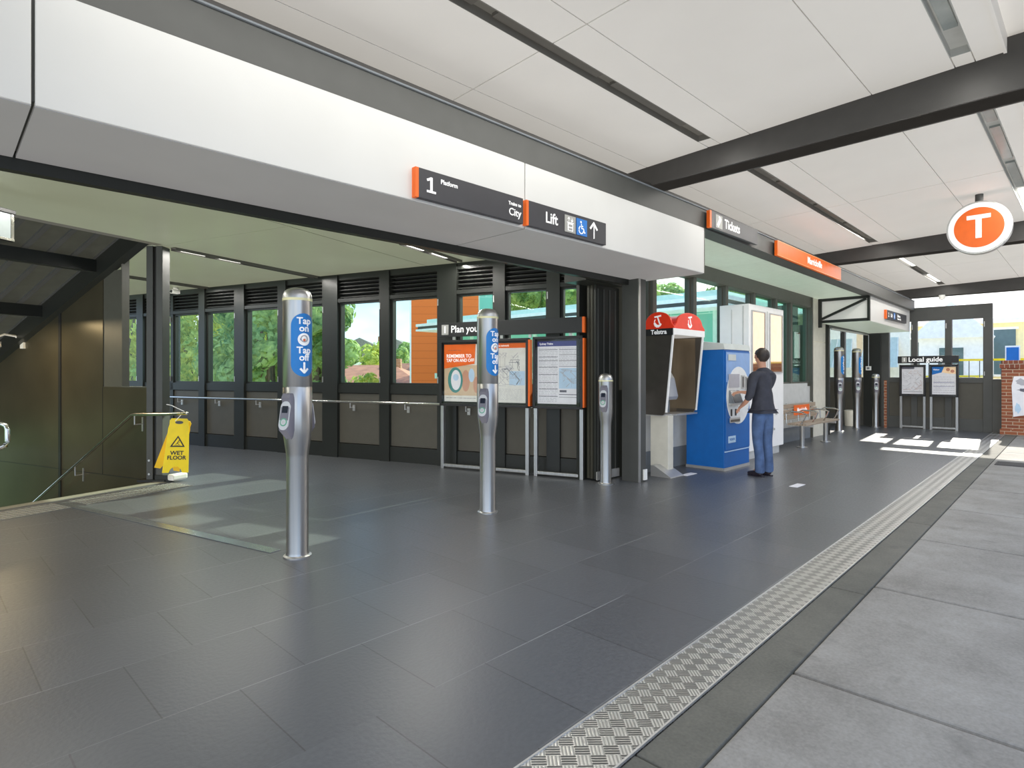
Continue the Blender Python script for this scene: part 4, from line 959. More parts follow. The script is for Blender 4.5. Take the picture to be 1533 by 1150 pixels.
m = MB(); m.tube([(.12, .22, 1.19), (.10, .2, 1.0), (.18, .22, .90), (.30, .3, .95), (.32, .33, 1.05)], .007, 8); m.build('cord', M['alu'], ph, smooth=True)
m = MB(); m.box(.21, .41, .30, .42, .86, 1.05); m.build('lower_box', M['skirt'], t)
m = MB(); m.box(.06, .20, .12, .40, .0, .835); m.build('pedestal', M['beige'], t, bevel=.004)
m = MB(); m.prism([(-.02, 0), (.30, 0), (.30, .15), (.24, .15), (-.02, .012)], -.10, .24, 'x'); m.build('foot_wedge', M['alu'], t, bevel=.004)

# ================================================================== TICKET MACHINE
t = thing('ticket_machine', 'tall blue ticket vending machine the man is using', 'ticket machine', Fp(8.3, .39, 0), FA)
W_, D_, H_ = .86, .62, 1.78
m = MB(); m.box(0, W_, 0.015, D_, .04, H_); m.build('cabinet', M['tvm'], t, bevel=.008)
m = MB(); m.box(-.006, W_ + .006, .01, D_ + .005, 0, .04); m.build('plinth', M['alu'], t)
m = MB(); m.prism([(-.0, H_), (D_, H_), (D_, H_ + .16), (.02, H_ + .085)], -.01, W_ + .01, 'x'); m.build('top_cap', M['tvmgrey'], t, bevel=.005)
m = MB(); m.box(.02, W_ - .02, 0, .016, .30, H_ - .02); dr = m.build('front_door', M['tvm'], t, bevel=.006)
m = MB(); m.box(.03, W_ - .03, -.004, .0, 1.30, H_ - .04); m.build('upper_panel', M['tvmpale'], dr)
m = MB(); m.prism([(W_ / 2 + (W_ / 2 - .035) * math.cos(R(a)), 1.10 + .43 * math.sin(R(a))) for a in range(0, 360, 10)], -.010, -.001, 'y'); fc = m.build('white_fascia', M['tvmwhite'], dr)
m = MB(); m.box(.08, .33, -.013, -.01, 1.62, 1.71); m.build('top_label', M['tvmgrey'], dr)
m = MB(); m.box(.09, .44, -.018, -.01, 1.22, 1.42); m.build('upper_screen', M['inkgrey'], fc)
m = MB(); m.prism([(-.02, 1.18), (-.09, .99), (-.01, .99), (-.01, 1.18)], .10, .42, 'x'); ks = m.build('touch_screen', M['skirt'], fc)
m = MB(); m.prism([(-.024, 1.172), (-.092, 1.0), (-.085, 1.0), (-.02, 1.172)], .125, .395, 'x'); m.build('screen_glass', M['screen'], ks)
for q in ((.10, .42, -.06, -.01, .96, .99), (.50, .60, -.03, -.01, 1.20, 1.40), (.64, .76, -.03, -.01, 1.18, 1.38)):
    m = MB(); m.box(*q); m.build('control_block', M['alu'], fc)
m = MB(); m.box(.52, .545, -.034, -.03, 1.22, 1.38).box(.66, .685, -.034, -.03, 1.2, 1.36).box(.16, .19, -.022, -.01, .80, .90).box(.30, .33, -.022, -.01, .80, .90).box(.50, .53, -.022, -.01, .92, 1.0); m.build('card_slot', M['black'], fc)
m = MB(); m.box(.12, .46, -.02, -.01, .70, .77); m.build('ticket_tray', M['alu'], fc)
m = MB(); m.box(.14, .44, -.024, -.02, .71, .745); m.build('tray_flap', M['hood'], fc)
m = MB(); m.box(.10, .34, -.004, 0, .40, .50); m.build('lower_label', M['pale'], dr)
text_mesh('TICKETS', .045, M['tvm'], dr, .22, -.005, .45, 'CENTER', bold=.02)
m = MB(); m.box(.01, W_ - .01, .005, .016, .27, .285); m.build('door_gap_trim', M['pale'], t)

# ================================================================== WHITE CABINET
t = thing('white_display_cabinet', 'tall white cabinet with two glazed panels right of the ticket machine', 'cabinet', Fp(9.63, .6, 0), FA)
W_, D_ = 1.46, .52
m = MB(); m.box(0, W_, 0.01, D_, .14, 2.58); m.build('body', M['cabwhite'], t, bevel=.008)
m = MB(); m.box(.08, W_ - .08, .06, D_, 0, .14); m.build('plinth', M['lpanel'], t)
m = MB(); m.box(-.006, 0, .10, .12, 1.75, 2.55).box(-.008, 0, .3, .31, .5, 2.5); m.build('side_seam', M['lpanel'], t)
for x0, x1 in ((.10, .60), (.83, 1.36)):
    m = MB(); f = .02; z0, z1 = 1.46, 2.46
    m.box(x0 - f, x0, -.01, .012, z0 - f, z1 + f).box(x1, x1 + f, -.01, .012, z0 - f, z1 + f).box(x0, x1, -.01, .012, z0 - f, z0).box(x0, x1, -.01, .012, z1, z1 + f)
    fr = m.build('panel_frame', M['alu'], t)
    m = MB(); m.box(x0, x1, -.001, .009, z0, z1); m.build('panel_glass', M['mirror'], fr)
m = MB(); m.box(.70, .73, -.003, .01, .2, 2.5); m.build('door_seam', M['lpanel'], t)
for x, z in ((.9, 1.30), (.95, .85), (1.1, .72), (1.0, .45)):
    m = MB(); m.disc(x, z, .022, -.012, .01, 16); m.build('lock', M['alu'], t)

# ================================================================== BENCH
t = thing('slatted_bench', 'steel and timber slatted bench with armrests and an orange name plate', 'bench', Fp(11.75, .62, 0), FA)
L = 1.95
for y in (-.14, -.05, .04, .13):
    m = MB(); m.box(0, L, y - .038, y + .038, .44, .475); m.build('seat_slat', M['timber'], t, bevel=.006)
for z in (.58, .68, .78):
    m = MB(); m.bar((0, .21 + (z - .58) * .25, z), (L * .92, .21 + (z - .58) * .25, z), .03, .085); m.build('back_slat', M['timber'], t, bevel=.006)
for x in (.30, 1.65):
    m = MB(); m.lathe([(.10, 0), (.10, .012), (.045, .02), (.045, .40), (.06, .42)], 20, (x, 0)); m.build('leg', M['steel2'], t, smooth=True)
    m = MB(); m.box(x - .02, x + .02, -.2, .24, .40, .44).bar((x, .20, .42), (x, .30, .84), .03, .03); m.build('support_arm', M['alu'], t, bevel=.003)
for x in (.02, .64, 1.28, 1.92):
    m = MB(); m.tube([(x, .19, .47), (x, .20, .66), (x, .10, .70), (x, -.10, .69), (x, -.17, .66), (x, -.13, .56), (x, -.08, .47)], .016, 10); m.build('armrest', M['chrome'], t, smooth=True)
m = MB(); m.box(.42, 1.25, .185, .20, .60, .80); pl = m.build('name_plate', M['orange'], t, bevel=.003)
pl.rotation_euler = (0, 0, 0)
text_mesh('Marrickville', .115, M['signwhite'], pl, .835, .184, .70, 'CENTER', bold=.02)
# backing panel behind the bench
t = MB(); t.box(0, 1.95, 0, .05, .80, 1.22); o = t.build('backing_panel', M['lpanel'], loc=Fp(11.75, 1.08, 0), rotz=FA, bevel=.004); o['label'] = 'light grey panel fixed to the wall above the bench back'; o['category'] = 'panel'

# floor markers and grates
for lb, p in (('small pale floor plate in front of the phone booth', (1040, 7.70, 3.94)), ('small pale floor plate on the open floor right of the man', (0, 7.88, 2.55))):
    m = MB(); m.box(-.14, .14, -.05, .05, 0, .004); o = m.build('floor_plate', M['paper'], loc=(p[1], p[2], .001), rotz=R(-2)); o['label'] = lb; o['category'] = 'floor plate'
for lb, x, y in (('dark drain grate in the footpath, nearer the kerb', 12.1, .72), ('dark drain grate in the footpath, farther from the kerb', 12.1, .28)):
    m = MB()
    for k in range(9): m.box(-.22 + k * .055, -.19 + k * .055, -.19, .19, 0, .010)
    m.box(-.24, .26, -.2, -.18, 0, .010).box(-.24, .26, .18, .2, 0, .010).box(-.24, .26, -.2, .2, 0, .003)
    o = m.build('drain_grate', M['pavgrate'], loc=(x, y, -.006)); o['label'] = lb; o['category'] = 'grate'

# far doorway items
t = thing('litter_bin', 'pale round bin inside the far doorway', 'bin', (18.05, 4.45, 0), 0)
m = MB(); m.lathe([(.15, 0), (.16, .40), (.17, .42), (.15, .43), (.13, .40)], 24); m.build('bin_body', M['beige'], t, smooth=True)
t = thing('door_switch', 'small white switch box hanging on a cable in the far doorway', 'switch', Fp(18.0, .98, 1.52), -math.pi / 2)
m = MB(); m.box(-.06, .06, -.04, .03, 0, .11); m.build('switch_box', M['ivory'], t, bevel=.005)
m = MB(); m.tube([(0, 0, .11), (0, 0, .95)], .010, 8); m.build('conduit', M['alu'], t)
m = MB(); m.box(-.03, .03, -.044, -.04, .03, .08); m.build('switch_face', M['skirt'], t)
m = MB(); m.box(0, .06, 0, .02, 0, 1.25)  # brick coloured strip standing in for a reflection
o = m.build('reflected_brick_strip', M['brick'], loc=(18.02, 3.66, 0), rotz=-math.pi / 2); o['label'] = 'narrow brick patterned strip painted as a reflection at the edge of the far doorway'; o['category'] = 'painted reflection'

# brick pillar with art panel
t = thing('brick_pillar', 'squat red brown brick pillar with overhanging coping at the right edge', 'brick pillar', (17.95, .60, 0), 0)
m = MB(); m.box(0, .5, -1.2, .66, .0, 1.56); m.build('pillar_body', M['brick'], t)
m = MB(); m.box(-.02, .52, -1.2, .70, 1.56, 1.66).box(-.0, .5, -1.2, .66, 1.66, 1.74); m.build('coping', M['coping'], t, bevel=.01)
m = MB(); m.box(-.03, .5, -1.2, .69, 0, .12); m.build('base_course', M['brick'], t)
m = MB(); m.prism([(.12, .50), (.45, .42), (.48, 1.15), (.44, 1.36), (.10, 1.38), (-.3, 1.38), (-.3, .5)], -.02, 0, 'x'); ap = m.build('art_panel', M['paper'], t, bevel=.004)
def blob(seed, y0, y1, z0, z1, mt, nm):
    rnd = random.Random(seed); m = MB()
    cy, cz = (y0 + y1) / 2, (z0 + z1) / 2
    m.prism([(cy + (y1 - y0) / 2 * math.cos(R(a)) * rnd.uniform(.6, 1), cz + (z1 - z0) / 2 * math.sin(R(a)) * rnd.uniform(.5, 1)) for a in range(0, 360, 24)], -.023, -.020, 'x'); m.build(nm, mt, ap)
blob(1, .12, .44, 1.12, 1.34, M['inkgrey'], 'art_shape'); blob(2, .06, .40, 1.0, 1.10, M['ink'], 'art_shape'); blob(3, .10, .24, .55, .88, M['skirt'], 'art_shape'); blob(4, .30, .44, .48, .78, M['pale'], 'art_shape'); blob(5, -.2, .05, .6, 1.2, M['inkgrey'], 'art_shape')

# ================================================================== PERSON
def skinmesh(name, verts, edges, mt, parent, sub=2, root=0):
    me = bpy.data.meshes.new(name); me.from_pydata([v[0] for v in verts], edges, []); o = bpy.data.objects.new(name, me); COL.objects.link(o)
    s = o.modifiers.new('skin', 'SKIN'); s.use_smooth_shade = True; s.branch_smoothing = .6
    for i, v in enumerate(verts):
        r = v[1]; me.skin_vertices[0].data[i].radius = r if isinstance(r, tuple) else (r, r)
    me.skin_vertices[0].data[root].use_root = True
    ss = o.modifiers.new('sub', 'SUBSURF'); ss.levels = sub; ss.render_levels = sub
    me.materials.append(mt); bpy.context.view_layer.update()
    dg = bpy.context.evaluated_depsgraph_get(); m2 = bpy.data.meshes.new_from_object(o.evaluated_get(dg)); bpy.data.objects.remove(o)
    for p in m2.polygons: p.use_smooth = True
    m2.materials.clear(); m2.materials.append(mt)
    o2 = bpy.data.objects.new(name, m2); COL.objects.link(o2); o2.parent = parent
    return o2
def chain(V, E, pts, start=None):
    prev = start
    for p, r in pts:
        V.append((p, r)); i = len(V) - 1
        if prev is not None: E.append((prev, i))
        prev = i
    return prev
pr_ = thing('person', 'man in charcoal shirt and blue jeans standing at the blue ticket machine, seen from behind', 'person', (8.30, 3.14, 0), R(-22))
# local: faces +y, his right is +x
V, E = [], []
chain(V, E, [((0, 0, .95), (.10, .08))])
sp_ = chain(V, E, [((0, .01, 1.10), (.10, .08)), ((0, 0, 1.28), (.11, .08)), ((0, -.01, 1.40), (.10, .07))], 0)
nk = chain(V, E, [((0, 0, 1.50), (.056, .056)), ((0, .015, 1.56), (.055, .056))], sp_)
hd = chain(V, E, [((-.005, .035, 1.62), (.066, .078)), ((-.005, .035, 1.68), (.073, .088)), ((-.005, .025, 1.735), (.062, .075))], nk)
# left arm (towards the viewer): hand resting at the hip
la = chain(V, E, [((-.16, -.01, 1.40), .045), ((-.235, -.03, 1.28), .042), ((-.27, -.04, 1.13), .038), ((-.235, .08, 1.03), .034), ((-.19, .20, .965), .026), ((-.175, .235, .945), (.034, .022))], sp_)
for dx, dy, dz in ((.030, .075, -.045), (.012, .085, -.055), (-.006, .080, -.060), (-.020, .070, -.055)):
    chain(V, E, [((-.175 + dx * .5, .235 + dy * .4, .945 + dz * .4), .011), ((-.175 + dx, .235 + dy * .75, .945 + dz * .9), .009), ((-.165 + dx, .235 + dy * .85, .945 + dz * 1.5), .008)], la)
chain(V, E, [((-.150, .255, .968), .011), ((-.125, .285, .955), .009)], la)
# right arm reaching to the screen
ra = chain(V, E, [((.16, 0, 1.40), .045), ((.20, .06, 1.28), .042), ((.19, .14, 1.16), .038), ((.08, .26, 1.14), .034), ((-.02, .36, 1.16), .026), ((-.05, .395, 1.165), (.034, .022))], sp_)
for dx, dy, dz in ((-.045, .055, -.030), (-.060, .045, -.035), (-.068, .030, -.042), (-.066, .012, -.050)):
    chain(V, E, [((-.05 + dx * .5, .395 + dy * .5, 1.165 + dz * .3), .011), ((-.05 + dx, .395 + dy, 1.165 + dz * .8), .009), ((-.05 + dx * 1.25, .395 + dy * 1.2, 1.165 + dz * 1.4), .008)], ra)
chain(V, E, [((-.04, .42, 1.14), .011), ((-.07, .445, 1.13), .009)], ra)
for sx, fx, fy in ((-1, -.085, -.02), (1, .10, .0)):
    chain(V, E, [((sx * .09, 0, .88), .085), ((sx * .095, .01, .50), .055), ((fx, fy, .12), .036), ((fx, fy + .10, .04), (.035, .025))], 0)
body = skinmesh('body', V, E, M['skin'], pr_)
# face details
m = MB(); m.ball((-.005, .128, 1.655), .014, (.8, 1.1, 1.5)); m.ball((-.078, .03, 1.66), .020, (.45, .8, 1.3)); m.ball((.068, .03, 1.66), .020, (.45, .8, 1.3)); m.ball((-.03, .108, 1.678), .010); m.ball((.02, .108, 1.678), .010); m.ball((-.005, .112, 1.615), .018, (1.3, .6, .4)); m.build('face_features', M['skin'], pr_, smooth=True)
m = MB(); bmesh.ops.create_icosphere(m.bm, subdivisions=4, radius=1, matrix=Matrix.Translation((-.005, .010, 1.682)) @ Matrix.Diagonal((.088, .106, .103, 1)))
for v in list(m.bm.verts):
    c = v.co
    if (c.y > .085 and c.z < 1.73) or (c.z < 1.69 and c.y > .03) or (c.z < 1.64 and c.y > .0) or c.z < 1.585: m.bm.verts.remove(v)
rnd = random.Random(3)
for v in m.bm.verts:
    k = 1 + rnd.uniform(-.02, .04); v.co = Vector((-.005, .010, 1.682)) + (v.co - Vector((-.005, .010, 1.682))) * k
m.build('hair', M['hair'], pr_, smooth=True)
# shirt
V, E = [], []
chain(V, E, [((0, 0, 1.02), (.165, .125))]); a = chain(V, E, [((0, 0, .93), (.166, .130)), ((0, 0, .885), (.160, .126))], 0)
s2 = chain(V, E, [((0, 0, 1.14), (.168, .125)), ((0, 0, 1.28), (.180, .125)), ((0, -.01, 1.40), (.165, .112)), ((0, -.005, 1.465), (.115, .085)), ((0, .005, 1.515), (.064, .064))], 0)
idx = 4
chain(V, E, [((-.10, -.01, 1.43), (.085, .07)), ((-.185, -.01, 1.405), .078), ((-.235, -.03, 1.28), .064), ((-.275, -.04, 1.14), .058), ((-.262, .01, 1.09), .052), ((-.255, .03, 1.075), .047)], idx)
chain(V, E, [((.10, -.005, 1.43), (.085, .07)), ((.185, 0, 1.405), .078), ((.205, .06, 1.28), .064), ((.20, .14, 1.17), .056), ((.16, .19, 1.15), .050), ((.14, .21, 1.148), .046)], idx)
skinmesh('shirt', V, E, M['shirt'], pr_)
# jeans
V, E = [], []
chain(V, E, [((0, 0, 1.0), (.145, .112)), ((0, 0, .92), (.152, .120))]); 
for sx, fx, fy in ((-1, -.085, -.02), (1, .10, .0)):
    chain(V, E, [((sx * .085, 0, .82), (.098, .108)), ((sx * .09, .005, .68), (.082, .088)), ((sx * .092, .01, .50), (.068, .072)), ((fx, fy, .30), (.062, .068)), ((fx, fy - .01, .09), (.066, .074)), ((fx, fy, .045), (.066, .078))], 1)
skinmesh('jeans', V, E, M['jeans'], pr_)
for sx, fx, fy in ((-1, -.085, -.02), (1, .10, .0)):
    V, E = [], []
    chain(V, E, [((fx, fy - .05, .055), (.040, .042)), ((fx, fy + .05, .05), (.045, .040)), ((fx - .01, fy + .15, .038), (.046, .028)), ((fx - .012, fy + .19, .032), (.036, .022))])
    sh = skinmesh('shoe', V, E, M['shoe'], pr_)
    m = MB(); m.prism([(fx - .042 * math.cos(R(a)) - .005, fy + .06 + .145 * math.sin(R(a))) for a in range(0, 360, 20)], 0, .016, 'z'); m.build('sole', M['shoe'], sh)

# ================================================================== OUTSIDE
def ray_pt(px, t):  # direction of a column of the view, for laying out the background in plan
    a = R(43.9); d = (math.cos(a), math.sin(a)); r = (math.sin(a), -math.cos(a)); k = (px - 766) / 877
    return (t * (d[0] + r[0] * k), t * (d[1] + r[1] * k))
def crown_mesh(seed, n, R0, H0, mt, size=.17, blobs=16):
    rnd = random.Random(seed); m = MB(); cs = []
    for _ in range(blobs):
        a = rnd.uniform(0, 6.28); rr = R0 * math.sqrt(rnd.random()) * .72; z = rnd.uniform(-.75, .78) * H0
        k = math.sqrt(max(.1, 1 - (z / H0) ** 2)); cs.append((Vector((rr * k * math.cos(a), rr * k * math.sin(a), z)), rnd.uniform(.28, .45) * R0))
    for _ in range(n):
        c, r = rnd.choice(cs); u_, v_ = rnd.uniform(-1, 1), rnd.uniform(0, 6.28); q = math.sqrt(1 - u_ * u_)
        nrm = Vector((q * math.cos(v_), q * math.sin(v_), u_)); p = c + nrm * r * rnd.uniform(.72, 1.06)
        t1 = nrm.cross(Vector((rnd.uniform(-1, 1), rnd.uniform(-1, 1), rnd.uniform(-1, 1)))).normalized(); t2 = (nrm + Vector((rnd.uniform(-.6, .6),) * 3)).cross(t1).normalized()
        s = size * rnd.uniform(.6, 1.3)
        m.bm.faces.new([m.bm.verts.new(p + x) for x in (t1 * s, t2 * s * .5, -t1 * s, -t2 * s * .5)])
    return m
def tree(label, loc, zc, R0, H0, mt, n=5000, seed=1, size=.17, group=None, base=-5, name='leafy_tree'):
    t = thing(name, label, 'tree', (loc[0], loc[1], base), 0, group)
    m = crown_mesh(seed, n, R0, H0, mt, size); o = m.build('foliage', mt, t); o.location = (0, 0, zc - base)
    m = MB(); hh = zc - base
    m.tube([(0, 0, 0), (.05, .05, hh * .5), (0, 0, hh)], [.28, .2, .12], 8)
    rnd = random.Random(seed)
    for k in range(7):
        a = rnd.uniform(0, 6.28); m.tube([(0, 0, hh * rnd.uniform(.5, .8)), (R0 * .35 * math.cos(a), R0 * .35 * math.sin(a), hh + H0 * rnd.uniform(-.1, .2)), (R0 * .65 * math.cos(a), R0 * .65 * math.sin(a), hh + H0 * rnd.uniform(-.1, .6))], [.09, .06, .03], 6)
    m.build('trunk', M['bark'], t); return t
tree('bright green tree filling the leftmost concourse windows', ray_pt(172, 22), 2.0, 3.4, 4.2, M['leaf'], 9000, 1)
tree('dense yellow green tree outside the windows right of the steel column', ray_pt(300, 24), 2.4, 3.2, 4.8, M['leaf'], 9000, 2)
tree('dense tree outside the window behind the nearest tap pole', ray_pt(405, 19.5), 2.2, 2.2, 4.4, M['leaf2'], 9000, 3)
tree('mid green tree whose edge meets open sky', ray_pt(474, 20), 1.9, 1.45, 2.9, M['leaf2'], 7000, 4, .13)
tree('tall darker tree standing behind the window trees', ray_pt(235, 37), 3.0, 5, 6.5, M['leaf2'], 8000, 5, .26)
tree('dark tree standing behind the tree beside the nearest tap pole', ray_pt(408, 31), 1.2, 3.6, 5.2, M['leaf2'], 7000, 6, .24)
tree('small round tree between the distant houses', ray_pt(563, 54), 2.4, 2.2, 1.8, M['leaf'], 3000, 7, .22)
tree('low tree in front of the distant houses', ray_pt(548, 31), .3, 1.6, .9, M['leaf'], 2500, 8, .16)
tree('small tree beside the orange tower', ray_pt(598, 60), 2.9, 1.9, 2.0, M['leaf2'], 2500, 9, .2)
tree('tree rising above the platform roof, seen over the header sign', ray_pt(795, 40), 6.0, 3.2, 3.4, M['leaf2'], 6000, 10, .24)
tree('tree beyond the platform roof, seen above the phone booth', ray_pt(990, 42), 5.4, 2.6, 2.2, M['leaf2'], 4000, 11, .24)
tree('large tree beyond the platform building', (28, 11), 7, 4, 4.5, M['leaf2'], 7000, 12, .3)
tree('large tree at the far end of the platform building', (28, 20), 6, 4, 4.5, M['leaf2'], 7000, 13, .3)

# orange tower
p = ray_pt(680, 27); t = thing('orange_tower', 'bright orange clad lift tower beyond the concourse windows', 'tower', (p[0], p[1], -5), R(-44))
m = MB(); m.box(-2.0, 1.1, 0, 4, 0, 14); m.build('cladding', M['orangeclad'], t)
m = MB(); m.box(-2.05, -1.98, -.03, .03, 0, 14); m.build('corner_trim', M['roofwhite'], t)
m = MB(); m.box(1.1, 2.4, .2, 4, 0, 14); gl = m.build('glazed_side', M['greenwall'], t)
m = MB()
for k in range(12): m.box(1.08, 2.42, .15, .2, k * 1.15, k * 1.15 + .09)
m.box(1.08, 1.16, .12, .2, 0, 14).box(1.75, 1.8, .12, .2, 0, 14); m.build('window_bars', M['palegreen'], gl)
# platform building, long roof running away at right angles to the street
t = thing('platform_building', 'green glazed platform building with a long pale roof', 'building', (14.2, 6.6, -5), 0)
m = MB(); m.box(.3, 8, 0, 11.2, 0, 8.05); m.build('green_wall', M['greenwall'], t)
m = MB(); m.box(-.6, 8.6, -.6, 11.6, 8.05, 8.12).box(-.6, 8.6, -.6, 11.6, 8.22, 8.32); m.build('roof', M['roofwhite'], t)
m = MB(); m.box(-.58, 8.5, -.58, 11.5, 8.12, 8.22); m.build('roof_shadow_gap', M['girder'], t)
m = MB(); m.box(-.3, 8.3, -.3, 11.3, 8.32, 8.5); m.build('upper_roof', M['palegreen'], t)
m = MB()
for k in range(8): m.box(.22, .3, k * 1.55, k * 1.55 + .12, 0, 8.05)
for z in (5.9, 7.0): m.box(.2, .3, 0, 11.2, z, z + .1)
m.box(.0, .28, 0, 11.2, 6.25, 6.45); m.build('wall_rail', M['palegreen'], t)
# row of bays behind the ticket glazing (platform stair box)
t = thing('stair_enclosure', 'green glass stair enclosure behind the ticket area windows', 'building', Fp(10.2, 3.6, -5), FA)
m = MB(); m.box(0, 3.2, 0, 2.0, 0, 7.1); m.build('green_wall', M['greenwall'], t)
m = MB(); m.box(-.2, 3.3, -.2, 2.2, 7.1, 7.25).box(-.1, 3.2, -.05, 0, 6.3, 6.45).box(-.1, 3.2, -.05, 0, 6.7, 6.78)
for k in range(3): m.box(k * 1.08, k * 1.08 + .08, -.05, 0, 0, 7.1)
m.build('white_rails', M['roofwhite'], t)

# houses
def house(label, px, tt, w, d, z0, zw, zr, wall, roof, rot, gable=True):
    p = ray_pt(px, tt); t = thing('distant_house', label, 'house', (p[0], p[1], z0), R(rot))
    m = MB(); m.box(-w / 2, w / 2, -d / 2, d / 2, 0, zw - z0); m.build('wall', wall, t)
    m = MB(); a, b = zw - z0, zr - z0; w2, d2_ = w / 2 + .4, d / 2 + .4
    if gable: m.prism([(-w2, a - .1), (0, b), (w2, a - .1)], -d2_, d2_, 'y')
    else:
        B = [m.bm.verts.new(c) for c in ((-w2, -d2_, a), (w2, -d2_, a), (w2, d2_, a), (-w2, d2_, a))]; Tt = [m.bm.verts.new((-w2 * .4, 0, b)), m.bm.verts.new((w2 * .4, 0, b))]
        m.bm.faces.new(B); m.bm.faces.new((B[0], B[1], Tt[1], Tt[0])); m.bm.faces.new((B[2], B[3], Tt[0], Tt[1])); m.bm.faces.new((B[1], B[2], Tt[1])); m.bm.faces.new((B[3], B[0], Tt[0]))
    m.build('roof', roof, t)
    for x in (-w * .25, w * .25):
        m = MB(); m.box(x - .6, x + .6, -d / 2 - .05, -d / 2, (a) * .35, a * .35 + 1.2); f = m.build('window', M['winddark'], t)
    m = MB(); m.box(w * .2, w * .2 + .6, -.3, .3, a, b + .4); m.build('chimney', M['farbrick'], t)
    return t
house('white gabled house seen beside the tree edge', 547, 62, 6.5, 8, -3, 3.3, 5.0, M['creamwall'], M['houseroof2'], -40)
house('dark roofed house seen left of the orange tower', 603, 74, 7.5, 8, -3, 3.6, 5.6, M['housewall'], M['houseroof2'], -48)
house('house with terracotta hipped roof seen lowest in the windows', 556, 38, 6.5, 8, -5, .9, 2.0, M['housewall'], M['houseroof'], -44, False)
house('terracotta roofed house next to the orange tower', 606, 48, 6.4, 6, -5, .6, 2.3, M['creamwall'], M['houseroof'], -40, False)
house('pale distant house with terracotta roof behind the tap pole tree', 520, 88, 8, 7, -3, 2.0, 3.4, M['housewall'], M['houseroof'], -50, False)

# buildings past the end wall on the road
t = thing('yellow_building', 'pale yellow building beyond the end wall windows', 'building', (34, 3.5, 0), R(0))
m = MB(); m.box(0, 8, -2.2, 12, 0, 3.7); m.build('wall', M['yellowwall'], t)
m = MB(); m.box(-.3, 8.3, -2.5, 12.3, 3.7, 3.9); m.build('parapet', M['creamwall'], t)
for y in (-1.6, 1.6, 4.8, 8.0):
    m = MB(); m.box(-.06, 0, y, y + 1.6, 1.4, 3.4); w = m.build('window', M['winddark'], t)
    m = MB(); m.box(-.12, -.06, y - .1, y + 1.7, 1.3, 1.4).box(-.12, -.06, y - .1, y + 1.7, 3.4, 3.5).box(-.1, -.05, y + .75, y + .83, 1.4, 3.4); m.build('window_surround', M['creamwall'], w)
t = thing('peach_house', 'peach coloured house with hipped roof at the right edge', 'house', (44, -1.8, 0), 0)
m = MB(); m.box(0, 8, -5, 3.2, 0, 4.3); m.build('wall', M['peach'], t)
m = MB(); m.prism([(-5.4, 4.3), (-1, 5.8), (3.6, 4.3)], -.4, 8.4, 'x'); m.build('roof', M['houseroof'], t)
m = MB(); m.box(-.06, 0, .4, 1.6, 2.6, 3.6); m.build('window', M['winddark'], t)
t = thing('white_gabled_building', 'small white gabled building seen through the end wall window', 'building', (30, 3.2, 0), R(6))
m = MB(); m.box(0, 3.0, -.6, 1.6, 0, 3.0); m.build('wall', M['roofwhite'], t)
m = MB(); m.prism([(-.9, 2.9), (.5, 4.4), (1.9, 2.9)], -.3, 3.3, 'x'); m.build('roof', M['roofwhite'], t)
m = MB(); m.box(-.06, 0, .1, .9, 1.1, 2.5); m.build('window', M['winddark'], t)
for i, (y, lb) in enumerate(((7.3, 'striped grey green awning seen through the left end wall window'), (5.55, 'grey green awning seen through the middle end wall window'))):
    t = thing('window_awning', lb, 'awning', (29.5, y + .5, 1.6), 0)
    m = MB(); m.prism([(-.8, 0), (0, 1.3), (.05, 1.3), (.05, 0)], -.7, .7, 'x') if False else m.quad((-.9, -.75, .1), (-.9, .75, .1), (0, .6, 1.4), (0, -.6, 1.4)); m.build('canvas', M['awning'], t)
    m = MB()
    for k in range(5): yy = -.72 + k * .36; m.bar((-.905, yy, .1), (-.01, yy * .8, 1.41), .03, .03)
    m.box(0, .15, -1.0, 1.0, -1.6, 2.0); m.build('wall_piece', M['creamwall'], t)
def car(label, loc, rot, paint):
    t = thing('parked_car', label, 'car', loc, rot)
    m = MB(); m.prism([(-2.1, .35), (2.1, .35), (2.15, .75), (1.2, .95), (.7, 1.4), (-1.1, 1.42), (-1.7, 1.0), (-2.15, .9)], -.85, .85, 'y'); m.build('car_body', paint, t, bevel=.06)
    m = MB(); m.prism([(.62, .98), (.45, 1.34), (-1.0, 1.35), (-1.45, 1.0)], -.87, .87, 'y'); m.build('side_window', M['winddark'], t)
    for x in (-1.3, 1.35):
        for y in (-.86, .70): m = MB(); m.disc(x, .32, .32, y, y + .16, 24); m.build('wheel', M['tyre'], t)
car('white car parked beyond the road fence', (31.5, -.6, -.04), R(95), M['carpaint'])
car('yellow car parked beyond the end wall', (27.5, 3.6, -.04), R(90), M['yellow'])
t = thing('road_fence', 'yellow rail fence with dark uprights beyond the end wall', 'fence', (25, 0, -.04), math.pi / 2)
m = MB()
for z in (1.2, 1.9): m.box(-3, 4, -.03, .03, z, z + .07)
m.build('rail', M['yellow'], t)
m = MB()
for k in range(26): x = -3 + k * .28; m.box(x - .012, x + .012, -.012, .012, 0, 1.95)
m.build('upright', M['girder'], t)
t = thing('street_sign', 'small blue sign beyond the brick pillar', 'sign', (22.5, 1.33, 0), -math.pi / 2)
m = MB(); m.box(-.14, .14, -.02, 0, 1.75, 2.2); m.build('sign_face', M['blue'], t)
m = MB(); m.box(-.17, .17, .0, .01, 1.70, 2.25); m.build('sign_back', M['roofwhite'], t)
m = MB(); m.box(-.02, .02, .01, .04, 0, 2.25); m.build('sign_post', M['alu'], t)
tree('dark green shrub behind the brick pillar', (21.2, .42), 1.75, .55, .5, M['leaf3'], 2500, 21, .06, base=0, name='shrub')
t = thing('shop_building', 'brown brick shopfront across the road reflected in the white cabinet glass', 'building', (4, -14, 0), 0)
